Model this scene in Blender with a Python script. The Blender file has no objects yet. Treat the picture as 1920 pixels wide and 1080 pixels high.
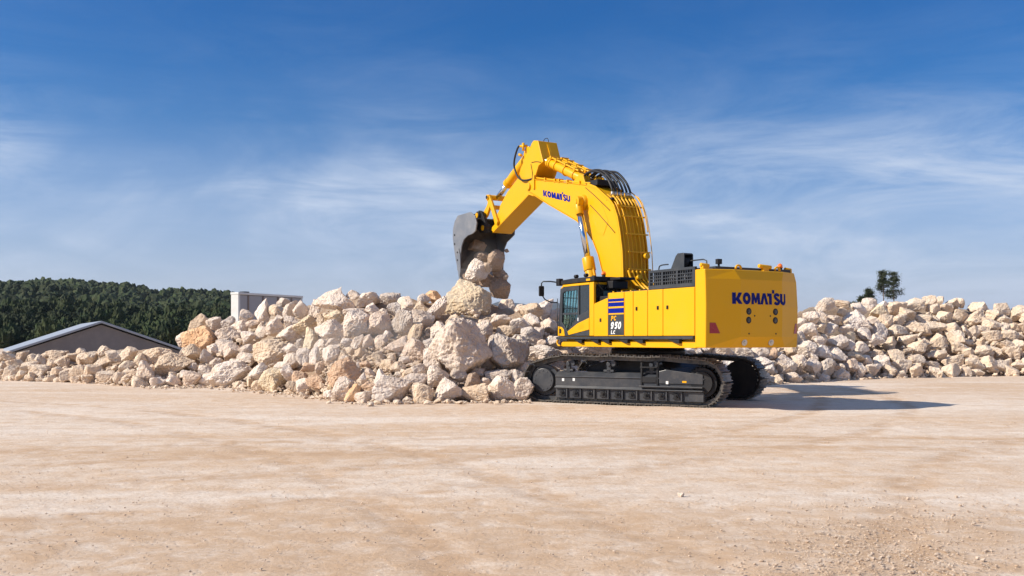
import bpy, bmesh, math, random
import numpy as np
from mathutils import Vector, Matrix, noise

# ------------------------------------------------------------------ camera, world, sun, exposure
S = bpy.context.scene
COL = S.collection
cam_d = bpy.data.cameras.new('camera'); cam = bpy.data.objects.new('camera', cam_d); COL.objects.link(cam)
EYE = 1.8; FPX = 1750.0; HOR = 636.0
cam.location = (0, 0, EYE); cam.rotation_euler = (math.radians(90), 0, 0)
cam_d.sensor_width = 36; cam_d.lens = 36*FPX/1920; cam_d.shift_y = (HOR-540)/1920
cam_d.clip_start = .1; cam_d.clip_end = 60000
S.camera = cam

SUN_EL = math.radians(35); SUN_AZ = math.radians(14)        # towards -X, a little to the camera's side
sun_vec = Vector((-math.cos(SUN_EL)*math.cos(SUN_AZ), -math.cos(SUN_EL)*math.sin(SUN_AZ), math.sin(SUN_EL)))
sd = bpy.data.lights.new('sun', 'SUN'); sd.energy = 4.6; sd.angle = math.radians(.5); sd.color = (1, .92, .80)
so = bpy.data.objects.new('sun', sd); COL.objects.link(so)
so.rotation_euler = sun_vec.to_track_quat('Z', 'Y').to_euler(); so.location = (-30, -10, 40)

W = bpy.data.worlds.new('World'); S.world = W; W.use_nodes = True
S.view_settings.view_transform = 'Standard'; S.view_settings.look = 'None'
S.view_settings.exposure = 0.5; S.view_settings.gamma = 1
S.cycles.max_bounces = 6; S.cycles.transparent_max_bounces = 12
try: S.cycles.use_denoising = True
except Exception: pass

class NT:
    def __init__(s, t): s.t = t; s.n = t.nodes; s.l = t.links
    def new(s, typ, **kw):
        n = s.n.new(typ)
        for k, v in kw.items():
            if k.startswith('i_'): n.inputs[k[2:].replace('_', ' ')].default_value = v
            else: setattr(n, k, v)
        return n
    def link(s, a, b): s.l.new(a, b)
    def math(s, op, a, b=None, c=None):
        n = s.n.new('ShaderNodeMath'); n.operation = op
        for i, v in enumerate((a, b, c)):
            if v is None: continue
            if hasattr(v, 'links'): s.l.new(v, n.inputs[i])
            else: n.inputs[i].default_value = v
        return n.outputs[0]
    def mix(s, f, a, b, blend='MIX'):
        n = s.n.new('ShaderNodeMix'); n.data_type = 'RGBA'; n.blend_type = blend
        for i, v in ((0, f), (6, a), (7, b)):
            if hasattr(v, 'links'): s.l.new(v, n.inputs[i])
            elif i == 0: n.inputs[0].default_value = v
            else: n.inputs[i].default_value = (*v, 1) if len(v) == 3 else v
        return n.outputs[2]
    def ramp(s, f, stops):
        n = s.n.new('ShaderNodeValToRGB'); e = n.color_ramp.elements
        while len(e) < len(stops): e.new(.5)
        for q, (p, c) in zip(e, stops):
            q.position = p; q.color = (c, c, c, 1) if not hasattr(c, '__len__') else ((*c, 1) if len(c) == 3 else c)
        s.l.new(f, n.inputs[0]); return n.outputs[0]
    def noise(s, vec, scale, detail=6, rough=.55, dist=0):
        n = s.n.new('ShaderNodeTexNoise'); n.inputs['Scale'].default_value = scale; n.inputs['Detail'].default_value = detail
        n.inputs['Roughness'].default_value = rough; n.inputs['Distortion'].default_value = dist
        if vec is not None: s.l.new(vec, n.inputs['Vector'])
        return n.outputs[0]
    def mapping(s, vec, loc=(0,0,0), rot=(0,0,0), scale=(1,1,1)):
        n = s.n.new('ShaderNodeMapping'); n.inputs[1].default_value = loc; n.inputs[2].default_value = rot; n.inputs[3].default_value = scale
        s.l.new(vec, n.inputs[0]); return n.outputs[0]

# sky: Nishita with thin cirrus projected on a high layer, plus fill-light cloud added overhead
w = NT(W.node_tree); w.n.clear()
sky = w.new('ShaderNodeTexSky'); sky.sky_type = 'NISHITA'; sky.sun_disc = False
sky.sun_elevation = SUN_EL; sky.sun_rotation = math.atan2(sun_vec.x, sun_vec.y)
sky.altitude = 300; sky.air_density = 1.15; sky.dust_density = .6; sky.ozone_density = 3.5
tc = w.new('ShaderNodeTexCoord')
sep = w.new('ShaderNodeSeparateXYZ'); w.link(tc.outputs['Generated'], sep.inputs[0])
zc = w.math('MAXIMUM', sep.outputs[2], .0)
zz = w.math('ADD', zc, .16)
cmb = w.new('ShaderNodeCombineXYZ')
w.link(w.math('DIVIDE', sep.outputs[0], zz), cmb.inputs[0]); w.link(w.math('DIVIDE', sep.outputs[1], zz), cmb.inputs[1])
P = cmb.outputs[0]
G0 = tc.outputs['Generated']
d1_ = w.mapping(G0, rot=(0, math.radians(27), 0), loc=(.3, .0, .1), scale=(2.2, 1.2, 9.0))      # filaments rising to the right
n1 = w.noise(d1_, 2.0, 10, .66, .9)
d3_ = w.mapping(G0, rot=(0, math.radians(12), 0), loc=(2.3, 1.0, 3.1), scale=(2.4, 1.0, 16.0))
n3 = w.noise(d3_, 2.6, 10, .7, .6)
m2 = w.mapping(G0, rot=(0, math.radians(20), 0), loc=(5.2, 2.1, 1.4), scale=(2.0, 1.0, 4.5))
n2 = w.noise(m2, 1.5, 5, .55, .5)
c1 = w.ramp(n1, [(.36, 0), (.64, 1)])
c2 = w.ramp(n2, [(.34, .18), (.55, 1)])
c3 = w.ramp(n3, [(.36, .25), (.66, 1)])
low = w.ramp(zc, [(.0, .95), (.11, .95), (.16, .85), (.205, .42), (.25, .15), (.32, .04), (.42, .03), (.60, .42), (1.0, .5)])  # upper stops: cloud added overhead, out of view, for neutral fill light
cl = w.math('MULTIPLY', w.math('ADD', w.math('MULTIPLY', c1, .65), w.math('MULTIPLY', w.math('MULTIPLY', c3, c1), .6)), w.math('MULTIPLY', c2, low))
veil = w.math('MULTIPLY', w.ramp(zc, [(.0, .60), (.06, .50), (.13, .38), (.18, .17), (.22, .03), (.3, 0), (.42, 0), (.6, .2), (1, .25)]), w.ramp(n2, [(.3, .7), (.6, 1)]))  # last stops add an unseen overhead veil that whitens the ambient light
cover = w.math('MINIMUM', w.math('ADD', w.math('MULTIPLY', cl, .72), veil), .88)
hs = w.new('ShaderNodeHueSaturation', i_Saturation=1.35, i_Value=1.0); w.link(sky.outputs[0], hs.inputs['Color'])
tint = w.mix(1.0, hs.outputs[0], w.ramp(zc, [(.0, (.95, .88, 1.35)), (.10, (.75, .86, 1.25)), (.22, (.36, .82, 1.18)), (.32, (.10, .76, 1.16))]), 'MULTIPLY')
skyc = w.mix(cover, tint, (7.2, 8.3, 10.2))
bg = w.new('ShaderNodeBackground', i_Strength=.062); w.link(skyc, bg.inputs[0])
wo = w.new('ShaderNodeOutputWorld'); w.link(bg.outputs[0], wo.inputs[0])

# ------------------------------------------------------------------ materials
def mat(name):
    m = bpy.data.materials.new(name); m.use_nodes = True
    t = NT(m.node_tree); b = t.n['Principled BSDF']; return m, t, b
def wire(t, b, col=None, rough=None, bump=None, strength=.3, dist=.01, met=None):
    if col is not None: t.link(col, b.inputs['Base Color'])
    if rough is not None:
        if hasattr(rough, 'links'): t.link(rough, b.inputs['Roughness'])
        else: b.inputs['Roughness'].default_value = rough
    if met is not None: b.inputs['Metallic'].default_value = met
    if bump is not None:
        n = t.new('ShaderNodeBump'); n.inputs['Strength'].default_value = strength; n.inputs['Distance'].default_value = dist
        t.link(bump, n.inputs['Height']); t.link(n.outputs[0], b.inputs['Normal'])
def paint(name, c, rough=.38, dirt=.25, dirtc=(.35, .26, .17), coat=.06, met=0.0):
    m, t, b = mat(name); tc = t.new('ShaderNodeTexCoord').outputs['Object']
    n = t.noise(tc, 1.7, 7, .65); f = t.math('MULTIPLY', t.ramp(n, [(.45, 0), (.75, 1)]), dirt)
    n2 = t.noise(tc, 14, 4, .6); f2 = t.math('MULTIPLY', t.ramp(n2, [(.55, 0), (.8, 1)]), dirt*.6)
    col = t.mix(t.math('MINIMUM', t.math('ADD', f, f2), .9), c, dirtc)
    wire(t, b, col, t.math('ADD', t.math('MULTIPLY', n2, .25), rough-.1), n2, .04, .01, met)
    b.inputs['Specular IOR Level'].default_value = .5 if met or coat == 0 else .25
    b.inputs['Coat Weight'].default_value = coat; b.inputs['Coat Roughness'].default_value = .25
    return m
YEL = paint('yellow_paint', (.74, .365, .001), .38, .08, (.55, .36, .12))
YEL2 = paint('yellow_paint_pale', (.74, .37, .003), .4, .08, (.55, .36, .12))
DARK = paint('charcoal_paint', (.035, .04, .047), .45, .3, (.13, .12, .11))
BLACK = paint('black_rubber', (.014, .014, .016), .55, .25, (.08, .07, .06))
STEEL = paint('track_steel', (.05, .052, .056), .42, .5, (.30, .25, .19), 0, .35)
SHOE = paint('track_shoe_steel', (.10, .09, .08), .42, .8, (.40, .32, .24), 0, .4)
FRAME = paint('track_frame_paint', (.042, .045, .052), .34, .40, (.16, .145, .13), .25)
BUCK = paint('bucket_steel', (.17, .18, .20), .42, .55, (.34, .32, .30), 0, .25)
BUCKIN = paint('bucket_inside_steel', (.06, .055, .05), .6, .7, (.22, .17, .12), 0, .1)
CHROME = paint('chrome_rod', (.62, .64, .68), .14, .1, (.3, .3, .3), 0, 1.0)
BLUE = paint('blue_lettering', (.003, .014, .21), .5, .0)
BLUE2 = paint('deep_blue_lettering', (.012, .018, .15), .5, .0)
for m_ in (BLUE, BLUE2): m_.node_tree.nodes['Principled BSDF'].inputs['Specular IOR Level'].default_value = .06; m_.node_tree.nodes['Principled BSDF'].inputs['Coat Weight'].default_value = 0
WHITE = paint('white_paint', (.78, .78, .76), .45, .15)
RED = paint('red_reflector', (.33, .012, .02), .25, .05, coat=.6)
ORANGE = paint('orange_lens', (.85, .17, .015), .25, .05, coat=.5)
BRASS = paint('zinc_fitting', (.55, .53, .48), .35, .3, met=.7)
CONT = paint('grey_panel_paint', (.34, .33, .335), .5, .35, (.33, .30, .27), 0)
CONTW = paint('offwhite_frame_paint', (.66, .65, .62), .5, .4, (.50, .42, .34), 0)
RUST = paint('rust', (.33, .12, .045), .8, .5, (.5, .3, .2), 0)
ROOFM = paint('grey_roof_edge', (.30, .33, .38), .5, .3, (.4, .38, .35), 0)
WALLM = paint('brown_grey_wall', (.19, .17, .165), .75, .6, (.27, .245, .225), 0)
SEATM = paint('seat_fabric', (.03, .03, .035), .8, .1)

def glass_mat():
    m, t, b = mat('tinted_glass'); t.n.remove(b); o = t.n['Material Output']
    tr = t.new('ShaderNodeBsdfTransparent'); tr.inputs[0].default_value = (.74, .88, .88, 1)
    gl = t.new('ShaderNodeBsdfGlossy'); gl.inputs[0].default_value = (.9, .95, .95, 1); gl.inputs[1].default_value = .03
    lw = t.new('ShaderNodeLayerWeight'); lw.inputs[0].default_value = .5; fc = t.math('ADD', t.math('MULTIPLY', t.math('POWER', lw.outputs['Facing'], 4), .5), .025)
    mx = t.new('ShaderNodeMixShader'); t.link(fc, mx.inputs[0]); t.link(tr.outputs[0], mx.inputs[1]); t.link(gl.outputs[0], mx.inputs[2])
    t.link(mx.outputs[0], o.inputs[0]); return m
GLASS = glass_mat()
def dark_glass():
    m, t, b = mat('dark_glass'); b.inputs['Base Color'].default_value = (.012, .016, .018, 1); b.inputs['Roughness'].default_value = .06
    b.inputs['Coat Weight'].default_value = .5; return m
DGLASS = dark_glass()

def rock_mat():
    m, t, b = mat('limestone'); oi = t.new('ShaderNodeObjectInfo'); g = t.new('ShaderNodeNewGeometry')
    pos = g.outputs['Position']
    off = t.new('ShaderNodeVectorMath'); off.operation = 'ADD'; t.link(pos, off.inputs[0]); t.link(oi.outputs['Random'], off.inputs[1])
    p = off.outputs[0]
    n1 = t.noise(p, 1.1, 6, .6, .3); n2 = t.noise(p, 5.5, 8, .68, .2); n3 = t.noise(p, 26, 5, .7)
    col = t.mix(t.ramp(n1, [(.38, 0), (.62, 1)]), (.80, .70, .60), (.72, .59, .47))
    col = t.mix(t.math('MULTIPLY', t.ramp(n2, [(.52, 0), (.74, 1)]), .55), col, (.52, .35, .21))
    col = t.mix(t.math('MULTIPLY', t.ramp(n2, [(.28, 1), (.44, 0)]), .65), col, (.86, .81, .75))
    col = t.mix(t.math('MULTIPLY', t.ramp(n3, [(.58, 0), (.74, 1)]), .40), col, (.33, .25, .19))
    col = t.mix(1.0, col, oi.outputs['Color'], 'MULTIPLY')
    vo = t.new('ShaderNodeTexVoronoi', i_Scale=9.0); t.link(p, vo.inputs['Vector'])
    h = t.math('ADD', t.math('ADD', t.math('MULTIPLY', n2, 1.0), t.math('MULTIPLY', n3, .35)), t.math('MULTIPLY', vo.outputs[0], .25))
    wire(t, b, col, .88, h, 1.0, .10); b.inputs['Specular IOR Level'].default_value = .25
    return m
ROCK = rock_mat()

def dirt_mat():
    m, t, b = mat('crushed_stone_dirt'); p = t.new('ShaderNodeNewGeometry').outputs['Position']
    n1 = t.noise(p, .7, 5, .6); n2 = t.noise(p, 9, 7, .7); n3 = t.noise(p, 30, 4, .7)
    col = t.mix(t.ramp(n1, [(.4, 0), (.6, 1)]), (.50, .38, .27), (.40, .25, .145))
    col = t.mix(t.ramp(n2, [(.4, 0), (.7, .7)]), col, (.58, .48, .38))
    col = t.mix(t.math('MULTIPLY', t.ramp(n3, [(.55, 0), (.75, 1)]), .5), col, (.2, .14, .1))
    wire(t, b, col, .92, t.math('ADD', n2, t.math('MULTIPLY', n3, .5)), 1.0, .12); return m
DIRT = dirt_mat()

def ground_mat():
    m, t, b = mat('compacted_limestone_ground'); p = t.new('ShaderNodeNewGeometry').outputs['Position']
    def N(rot, sc, scale, det=5, ro=.6, di=.3, loc=(0, 0, 0)):
        return t.noise(t.mapping(p, loc=loc, rot=(0, 0, rot), scale=sc), scale, det, ro, di)
    broad = N(.15, (.35, 1.0, 1), .22, 5, .6, .6)
    streak = N(.18, (.22, 1.0, 1), .8, 6, .62, .5)
    streak2 = N(-.5, (.08, 1.0, 1), 1.6, 5, .6, .4, (3, 9, 0))
    streak3 = N(.9, (.06, 1.0, 1), 2.2, 5, .6, .3, (13, 2, 0))
    mid = N(0, (1, 1, 1), 2.6, 8, .7, .2)
    grit = N(0, (1, 1, 1), 28, 6, .75, 0)
    fine = N(0, (1, 1, 1), 110, 3, .7, 0)
    pale = (.715, .605, .50); tan = (.58, .415, .28)
    f = t.math('ADD', t.math('MULTIPLY', broad, .42), t.math('ADD', t.math('MULTIPLY', streak, .20), t.math('MULTIPLY', mid, .38)))
    col = t.mix(t.ramp(f, [(.43, 0), (.57, 1)]), pale, tan)
    col = t.mix(t.math('MULTIPLY', t.ramp(streak2, [(.56, 0), (.72, 1)]), .38), col, (.48, .33, .215))
    col = t.mix(t.math('MULTIPLY', t.ramp(streak3, [(.58, 0), (.74, 1)]), .30), col, (.47, .33, .225))
    col = t.mix(t.math('MULTIPLY', t.ramp(streak, [(.26, 1), (.42, 0)]), .5), col, (.72, .62, .52))
    col = t.mix(t.math('MULTIPLY', t.ramp(grit, [(.48, 0), (.68, 1)]), .55), col, (.36, .24, .155))
    col = t.mix(t.math('MULTIPLY', t.ramp(grit, [(.30, 1), (.44, 0)]), .55), col, (.84, .77, .68))
    col = t.mix(t.math('MULTIPLY', t.ramp(fine, [(.58, 0), (.70, 1)]), .40), col, (.30, .21, .15))
    sx = t.new('ShaderNodeSeparateXYZ'); t.link(p, sx.inputs[0]); X_, Y_ = sx.outputs[0], sx.outputs[1]
    wob = t.math('MULTIPLY', t.math('SUBTRACT', broad, .5), 2.2); brk = t.ramp(mid, [(.34, .15), (.60, 1)])
    def band(val, c, w_):                                              # soft band |val - c| < w_
        return t.math('SUBTRACT', 1.0, t.math('SMOOTH_MIN', t.math('DIVIDE', t.math('ABSOLUTE', t.math('SUBTRACT', val, c)), w_), 1.0, .3))
    def clamp(v_): return t.math('MAXIMUM', t.math('MINIMUM', v_, 1), 0)
    def ringd(cx, cy):
        return t.math('SQRT', t.math('ADD', t.math('POWER', t.math('SUBTRACT', X_, cx), 2), t.math('POWER', t.math('SUBTRACT', Y_, cy), 2)))
    m_ = clamp(t.math('MULTIPLY', band(t.math('ADD', Y_, wob), 14.9, 1.1), clamp(t.math('SUBTRACT', 3.5, X_))))
    m_ = t.math('MAXIMUM', m_, clamp(t.math('MULTIPLY', band(t.math('ADD', t.math('ADD', X_, t.math('MULTIPLY', Y_, -.12)), wob), .75, .8), band(Y_, 16.5, 4.2))))
    m_ = t.math('MAXIMUM', m_, clamp(t.math('SUBTRACT', t.math('ADD', 10.2, wob), Y_)))
    col = t.mix(t.math('MULTIPLY', t.math('MULTIPLY', m_, brk), .80), col, (.50, .34, .215))
    tr = None
    for cx, cy, r_ in ((-14, 34, 24.0), (-14, 34, 26.2), (22, 2, 17.5), (22, 2, 19.6), (4, -14, 29.5), (4, -14, 31.4), (-30, -2, 31.0), (-30, -2, 33.0)):
        q = clamp(t.math('MULTIPLY', band(ringd(cx, cy), r_, .34), 1.6)); tr = q if tr is None else t.math('MAXIMUM', tr, q)
    tr = t.math('MULTIPLY', tr, t.ramp(N(.3, (1, 1, 1), .55, 4, .6, .3, (4, 4, 0)), [(.34, .1), (.54, 1)]))
    col = t.mix(t.math('MULTIPLY', t.math('MULTIPLY', tr, brk), .75), col, (.47, .31, .19))
    h = t.math('ADD', t.math('MULTIPLY', t.math('SUBTRACT', 1.0, tr), .5), mid)
    h = t.math('ADD', h, t.math('ADD', t.math('MULTIPLY', grit, .28), t.math('ADD', t.math('MULTIPLY', streak3, .7), t.math('MULTIPLY', streak2, .7))))
    wire(t, b, col, .95, h, .55, .06); b.inputs['Specular IOR Level'].default_value = .15
    return m
GROUND = ground_mat()

def leaf_mat(name, a, bcol, c, bs=.6):
    m, t, b = mat(name); g = t.new('ShaderNodeNewGeometry'); p = g.outputs['Position']
    at = t.new('ShaderNodeAttribute'); at.attribute_name = 'tone'
    n = t.noise(p, bs, 5, .65)
    col = t.mix(at.outputs['Fac'], a, bcol); col = t.mix(t.ramp(n, [(.42, 0), (.66, .75)]), col, c)
    wire(t, b, col, .75, t.noise(p, bs*3, 5, .75), 1.0, .8); b.inputs['Specular IOR Level'].default_value = .15
    return m
FOREST = leaf_mat('woodland_foliage', (.014, .028, .013), (.052, .078, .028), (.085, .088, .036), .35)
PINEM = leaf_mat('pine_needles', (.07, .095, .05), (.12, .145, .075), (.14, .15, .09), 2.0)
BARK = paint('pine_bark', (.17, .13, .105), .9, .4, (.1, .08, .07), 0)
HILLM = leaf_mat('far_hill_haze_tint', (.035, .045, .05), (.035, .045, .05), (.05, .055, .055), .01)  # haze blue put into the base colour, the air volume alone is too weak

# ------------------------------------------------------------------ helpers
def tag(o, label=None, cat=None, group=None, kind=None):
    if label: o['label'] = label
    if cat: o['category'] = cat
    if group: o['group'] = group
    if kind: o['kind'] = kind
    return o
class MB:
    def __init__(s): s.v = []; s.f = []; s.sm = []
    def add(s, vs, fs, smooth=False):
        k = len(s.v); s.v += [tuple(x) for x in vs]; s.f += [tuple(i+k for i in f) for f in fs]; s.sm += [smooth]*len(fs); return s
    def box(s, x0, x1, y0, y1, z0, z1):
        v = [(x, y, z) for x in (x0, x1) for y in (y0, y1) for z in (z0, z1)]
        return s.add(v, [(0,1,3,2),(4,6,7,5),(0,4,5,1),(2,3,7,6),(0,2,6,4),(1,5,7,3)])
    def prism(s, prof, y0, y1):                       # profile in (x, z)
        n = len(prof); v = [(x, y0, z) for x, z in prof]+[(x, y1, z) for x, z in prof]
        f = [tuple(range(n)), tuple(range(2*n-1, n-1, -1))]+[(i, i+n, (i+1) % n+n, (i+1) % n) for i in range(n)]
        return s.add(v, f)
    def cyl(s, p0, p1, r, n=20, r2=None, cap=True):
        p0 = Vector(p0); p1 = Vector(p1); d = (p1-p0).normalized(); r2 = r if r2 is None else r2
        a = d.orthogonal().normalized(); b = d.cross(a)
        v = []
        for p, rr in ((p0, r), (p1, r2)):
            for i in range(n):
                t = 2*math.pi*i/n; v.append(p+rr*(a*math.cos(t)+b*math.sin(t)))
        s.add(v, [(i, (i+1) % n, (i+1) % n+n, i+n) for i in range(n)], True)
        if cap: s.add(v, [tuple(range(n-1, -1, -1)), tuple(range(n, 2*n))])
        return s
    def tube(s, pts, r, n=8, closed=False):
        pts = [Vector(p) for p in pts]; m = len(pts); v = []; prev = None
        for i, p in enumerate(pts):
            d = (pts[min(i+1, m-1)]-pts[max(i-1, 0)]).normalized()
            if prev is None: a = d.orthogonal().normalized()
            else: a = (prev-d*prev.dot(d)).normalized()
            prev = a; b = d.cross(a)
            for k in range(n):
                t = 2*math.pi*k/n; v.append(p+r*(a*math.cos(t)+b*math.sin(t)))
        f = [(i*n+k, i*n+(k+1) % n, (i+1)*n+(k+1) % n, (i+1)*n+k) for i in range(m-1) for k in range(n)]
        s.add(v, f, True); s.add(v, [tuple(range(n-1, -1, -1)), tuple(range((m-1)*n, m*n))]); return s
    def build(s, name, material, parent=None, bevel=0, rot=None, loc=None):
        me = bpy.data.meshes.new(name); me.from_pydata(s.v, [], s.f)
        me.polygons.foreach_set('use_smooth', s.sm); me.materials.append(material)
        bm = bmesh.new(); bm.from_mesh(me); bmesh.ops.remove_doubles(bm, verts=bm.verts, dist=1e-5)
        bmesh.ops.recalc_face_normals(bm, faces=bm.faces); bm.to_mesh(me); bm.free(); me.update()
        o = bpy.data.objects.new(name, me); COL.objects.link(o)
        if parent: o.parent = parent
        if rot: o.rotation_euler = rot
        if loc: o.location = loc
        if bevel:
            md = o.modifiers.new('bevel', 'BEVEL'); md.width = bevel; md.segments = 2; md.limit_method = 'ANGLE'; md.angle_limit = math.radians(35)
        return o
def spline(pts, n=8):
    pts = [Vector(p) for p in pts]; out = []
    for i in range(len(pts)-1):
        p0 = pts[max(i-1, 0)]; p1 = pts[i]; p2 = pts[i+1]; p3 = pts[min(i+2, len(pts)-1)]
        for k in range(n):
            t = k/n; out.append(.5*((2*p1)+(p2-p0)*t+(2*p0-5*p1+4*p2-p3)*t*t+(-p0+3*p1-3*p2+p3)*t**3))
    out.append(pts[-1]); return out
def empty(name, loc=(0, 0, 0), rz=0, parent=None):
    o = bpy.data.objects.new(name, None); COL.objects.link(o); o.location = loc; o.rotation_euler = (0, 0, rz)
    if parent: o.parent = parent
    return o

# ------------------------------------------------------------------ excavator
CX, CY = 4.02, 27.6
exc = empty('excavator', (CX, CY, 0), math.radians(180-30.4))
tag(exc, 'large yellow tracked excavator tipping boulders from its raised grey bucket onto the stone heap', 'excavator')
UR = (0, 0, math.radians(-29.1))                                     # the upper body is slewed against the tracks
def up(mb, name, m, parent=None, bevel=0):
    if parent is None: return mb.build(name, m, exc, bevel, rot=UR)
    return mb.build(name, m, parent, bevel)

# --- tracks
def track_path(n):
    pts = []
    c1, r1 = (2.45, .615), .575; c2, r2 = (-2.33, .64), .60
    for t in range(-90, 61, 10): pts.append((c1[0]+r1*math.cos(math.radians(t)), c1[1]+r1*math.sin(math.radians(t))))
    pts += [(2.2, 1.26), (1.72, 1.33), (1.2, 1.325), (.75, 1.305), (.25, 1.33), (-.3, 1.31), (-.8, 1.30), (-1.2, 1.32), (-1.75, 1.275)]
    for t in range(100, 271, 10): pts.append((c2[0]+r2*math.cos(math.radians(t)), c2[1]+r2*math.sin(math.radians(t))))
    pts += [(-1.0, .04), (.5, .04), (1.6, .04)]
    P_ = np.array(pts+[pts[0]]); d = np.r_[0, np.cumsum(np.hypot(*np.diff(P_, axis=0).T))]
    L = d[-1]; s = np.arange(n)*L/n
    x = np.interp(s, d, P_[:, 0]); z = np.interp(s, d, P_[:, 1])
    x2 = np.interp((s+.03) % L, d, P_[:, 0]); z2 = np.interp((s+.03) % L, d, P_[:, 1])
    return list(zip(x, z, np.arctan2(z2-z, x2-x))), L
def shoe_mesh():
    b = MB(); b.box(-.118, .118, -.355, .355, -.02, .008)
    for x in (-.105, 0, .1): b.box(x-.014, x+.014, -.35, .35, -.058 if x != 0 else -.048, -.0202)
    return b
def chain(yc):
    path, L = track_path(52)
    lk = MB()
    for x, z, a in path:                                              # the link chain under the shoes (inner side of the loop)
        c, s_ = math.cos(a), math.sin(a)
        for y0 in (-.13, .07):
            v = []
            for lx in (-.135, .135):
                for yy in (y0, y0+.06):
                    for lz in (.009, .115): v.append((x+lx*c-lz*s_, yc+yy, z+lx*s_+lz*c))
            lk.add(v, [(0,1,3,2),(4,6,7,5),(0,4,5,1),(2,3,7,6),(0,2,6,4),(1,5,7,3)])
        px, pz = x+.12*c-.05*s_, z+.12*s_+.05*c
        lk.cyl((px, yc-.15, pz), (px, yc+.15, pz), .034, 8)
    ch = lk.build('track_chain', STEEL, exc)
    first = None
    for x, z, a in path:
        if first is None: o = first = shoe_mesh().build('track_shoe', SHOE, ch)
        else: o = first.copy(); COL.objects.link(o); o.parent = ch
        o.location = (x, yc, z); o.rotation_euler = (0, -a, 0)
    return ch
def undercarriage(sg):
    yc = 1.75*sg
    chain(yc)
    yo = lambda d: (1.75+d)*sg                                        # outward from the track's middle
    # main side frame
    f = MB()
    a0, a1 = -2.42, 2.03
    prof = [(.12, -.30), (.12, .24), (.40, .24), (.40, .33), (.44, .33), (.455, .26), (.72, .26), (.725, .295), (.745, .295), (.87, .12), (.88, -.30)]
    n = len(prof); v = [(a0, yo(d), z) for z, d in prof]+[(a1, yo(d), z) for z, d in prof]
    f.add(v, [tuple(range(n)), tuple(range(2*n-1, n-1, -1))]+[(i, i+n, (i+1) % n+n, (i+1) % n) for i in range(n)])
    fr = f.build('track_frame', FRAME, exc, .012)
    # roller guard openings and rollers behind them
    for k in range(9):
        x = 1.83-k*.43
        g = MB()
        g.box(x-.20, x-.165, min(yo(.242), yo(.30)), max(yo(.242), yo(.30)), .125, .398)
        g.box(x-.11, x+.08, min(yo(.242), yo(.262)), max(yo(.242), yo(.262)), .20, .36)
        g.build('roller_guard', FRAME, fr, .006)
        g = MB(); g.cyl((x-.015, yo(.26), .29), (x-.015, yo(.305), .29), .062, 14); g.cyl((x-.015, yo(.305), .29), (x-.015, yo(.33), .29), .028, 10)
        g.box(x-.10, x+.07, min(yo(.262), yo(.285)), max(yo(.262), yo(.285)), .19, .235)
        g.build('track_roller', BLACK, fr)
    g = MB(); g.box(-2.40, -1.98, min(yo(.242), yo(.30)), max(yo(.242), yo(.30)), .13, .395); g.build('rear_guard', FRAME, fr, .01)
    # ledge steps and final drive cover
    g = MB(); g.box(-2.40, -.60, min(yo(.27), yo(.40)), max(yo(.27), yo(.40)), .50, .535)
    g.box(-2.40, -1.40, min(yo(.27), yo(.38)), max(yo(.27), yo(.38)), .405, .44)
    g.build('step_ledge', FRAME, fr, .008)
    g = MB()
    for x in (-.64, -1.10):
        g.box(x-.025, x+.025, min(yo(.20), yo(.30)), max(yo(.20), yo(.30)), .55, 1.16)
    g.box(-1.12, -.62, min(yo(.18), yo(.36)), max(yo(.18), yo(.36)), 1.02, 1.05)
    g.box(-1.07, -.67, min(yo(.262), yo(.30)), max(yo(.262), yo(.30)), .62, .78)
    g.build('access_step', BLACK, fr, .006)
    g = MB(); g.prism([(-2.38, .60), (-2.38, .86), (-1.35, .98), (-1.15, .93), (-1.15, .60)], yo(.262), yo(.30)); g.build('final_drive_cover', FRAME, fr, .01)
    # decals
    for x, z, m in ((1.78, .64, WHITE), (1.44, .65, WHITE), (-1.385, .63, WHITE), (-1.87, .66, YEL)):
        o = yo(.302) if x < -1.2 else yo(.263)
        MB().box(x-.035 if m is WHITE else x-.06, x+.035 if m is WHITE else x+.06, o-.003, o+.003, z-.04 if m is WHITE else z-.025, z+.04 if m is WHITE else z+.025).build('sticker', m, fr)
    # idler, sprocket, carrier rollers
    i = MB(); i.cyl((2.45, yo(-.1), .615), (2.45, yo(.1), .615), .45, 36); i.cyl((2.45, yo(.1), .615), (2.45, yo(.24), .615), .345, 36, .335)
    for k in range(12):
        t = k*math.pi/6; i.cyl((2.45+.27*math.cos(t), yo(.24), .615+.27*math.sin(t)), (2.45+.27*math.cos(t), yo(.256), .615+.27*math.sin(t)), .02, 8)
    i.build('idler_wheel', FRAME, exc, .01)
    g = MB(); g.prism([(2.0, .45), (2.0, .80), (2.35, .76), (2.52, .62), (2.35, .48)], yo(-.28), yo(-.12)); g.build('idler_yoke', STEEL, exc, .01)
    sp = MB(); sp.cyl((-2.33, yo(-.26), .64), (-2.33, yo(.2), .64), .40, 36); sp.cyl((-2.33, yo(.2), .64), (-2.33, yo(.27), .64), .30, 30)
    for k in range(26):
        t = k*2*math.pi/24; cx, cz = -2.33+.44*math.cos(t), .64+.44*math.sin(t)
        sp.cyl((cx, yo(-.04), cz), (cx, yo(.04), cz), .05, 6)
    sp.build('drive_sprocket', BLACK, exc, .008)
    inn = MB(); inn.cyl((-2.33, yo(-.34), .64), (-2.33, yo(-.12), .64), .53, 40, .47); inn.build('final_drive_housing', BLACK, exc, .01)
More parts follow.
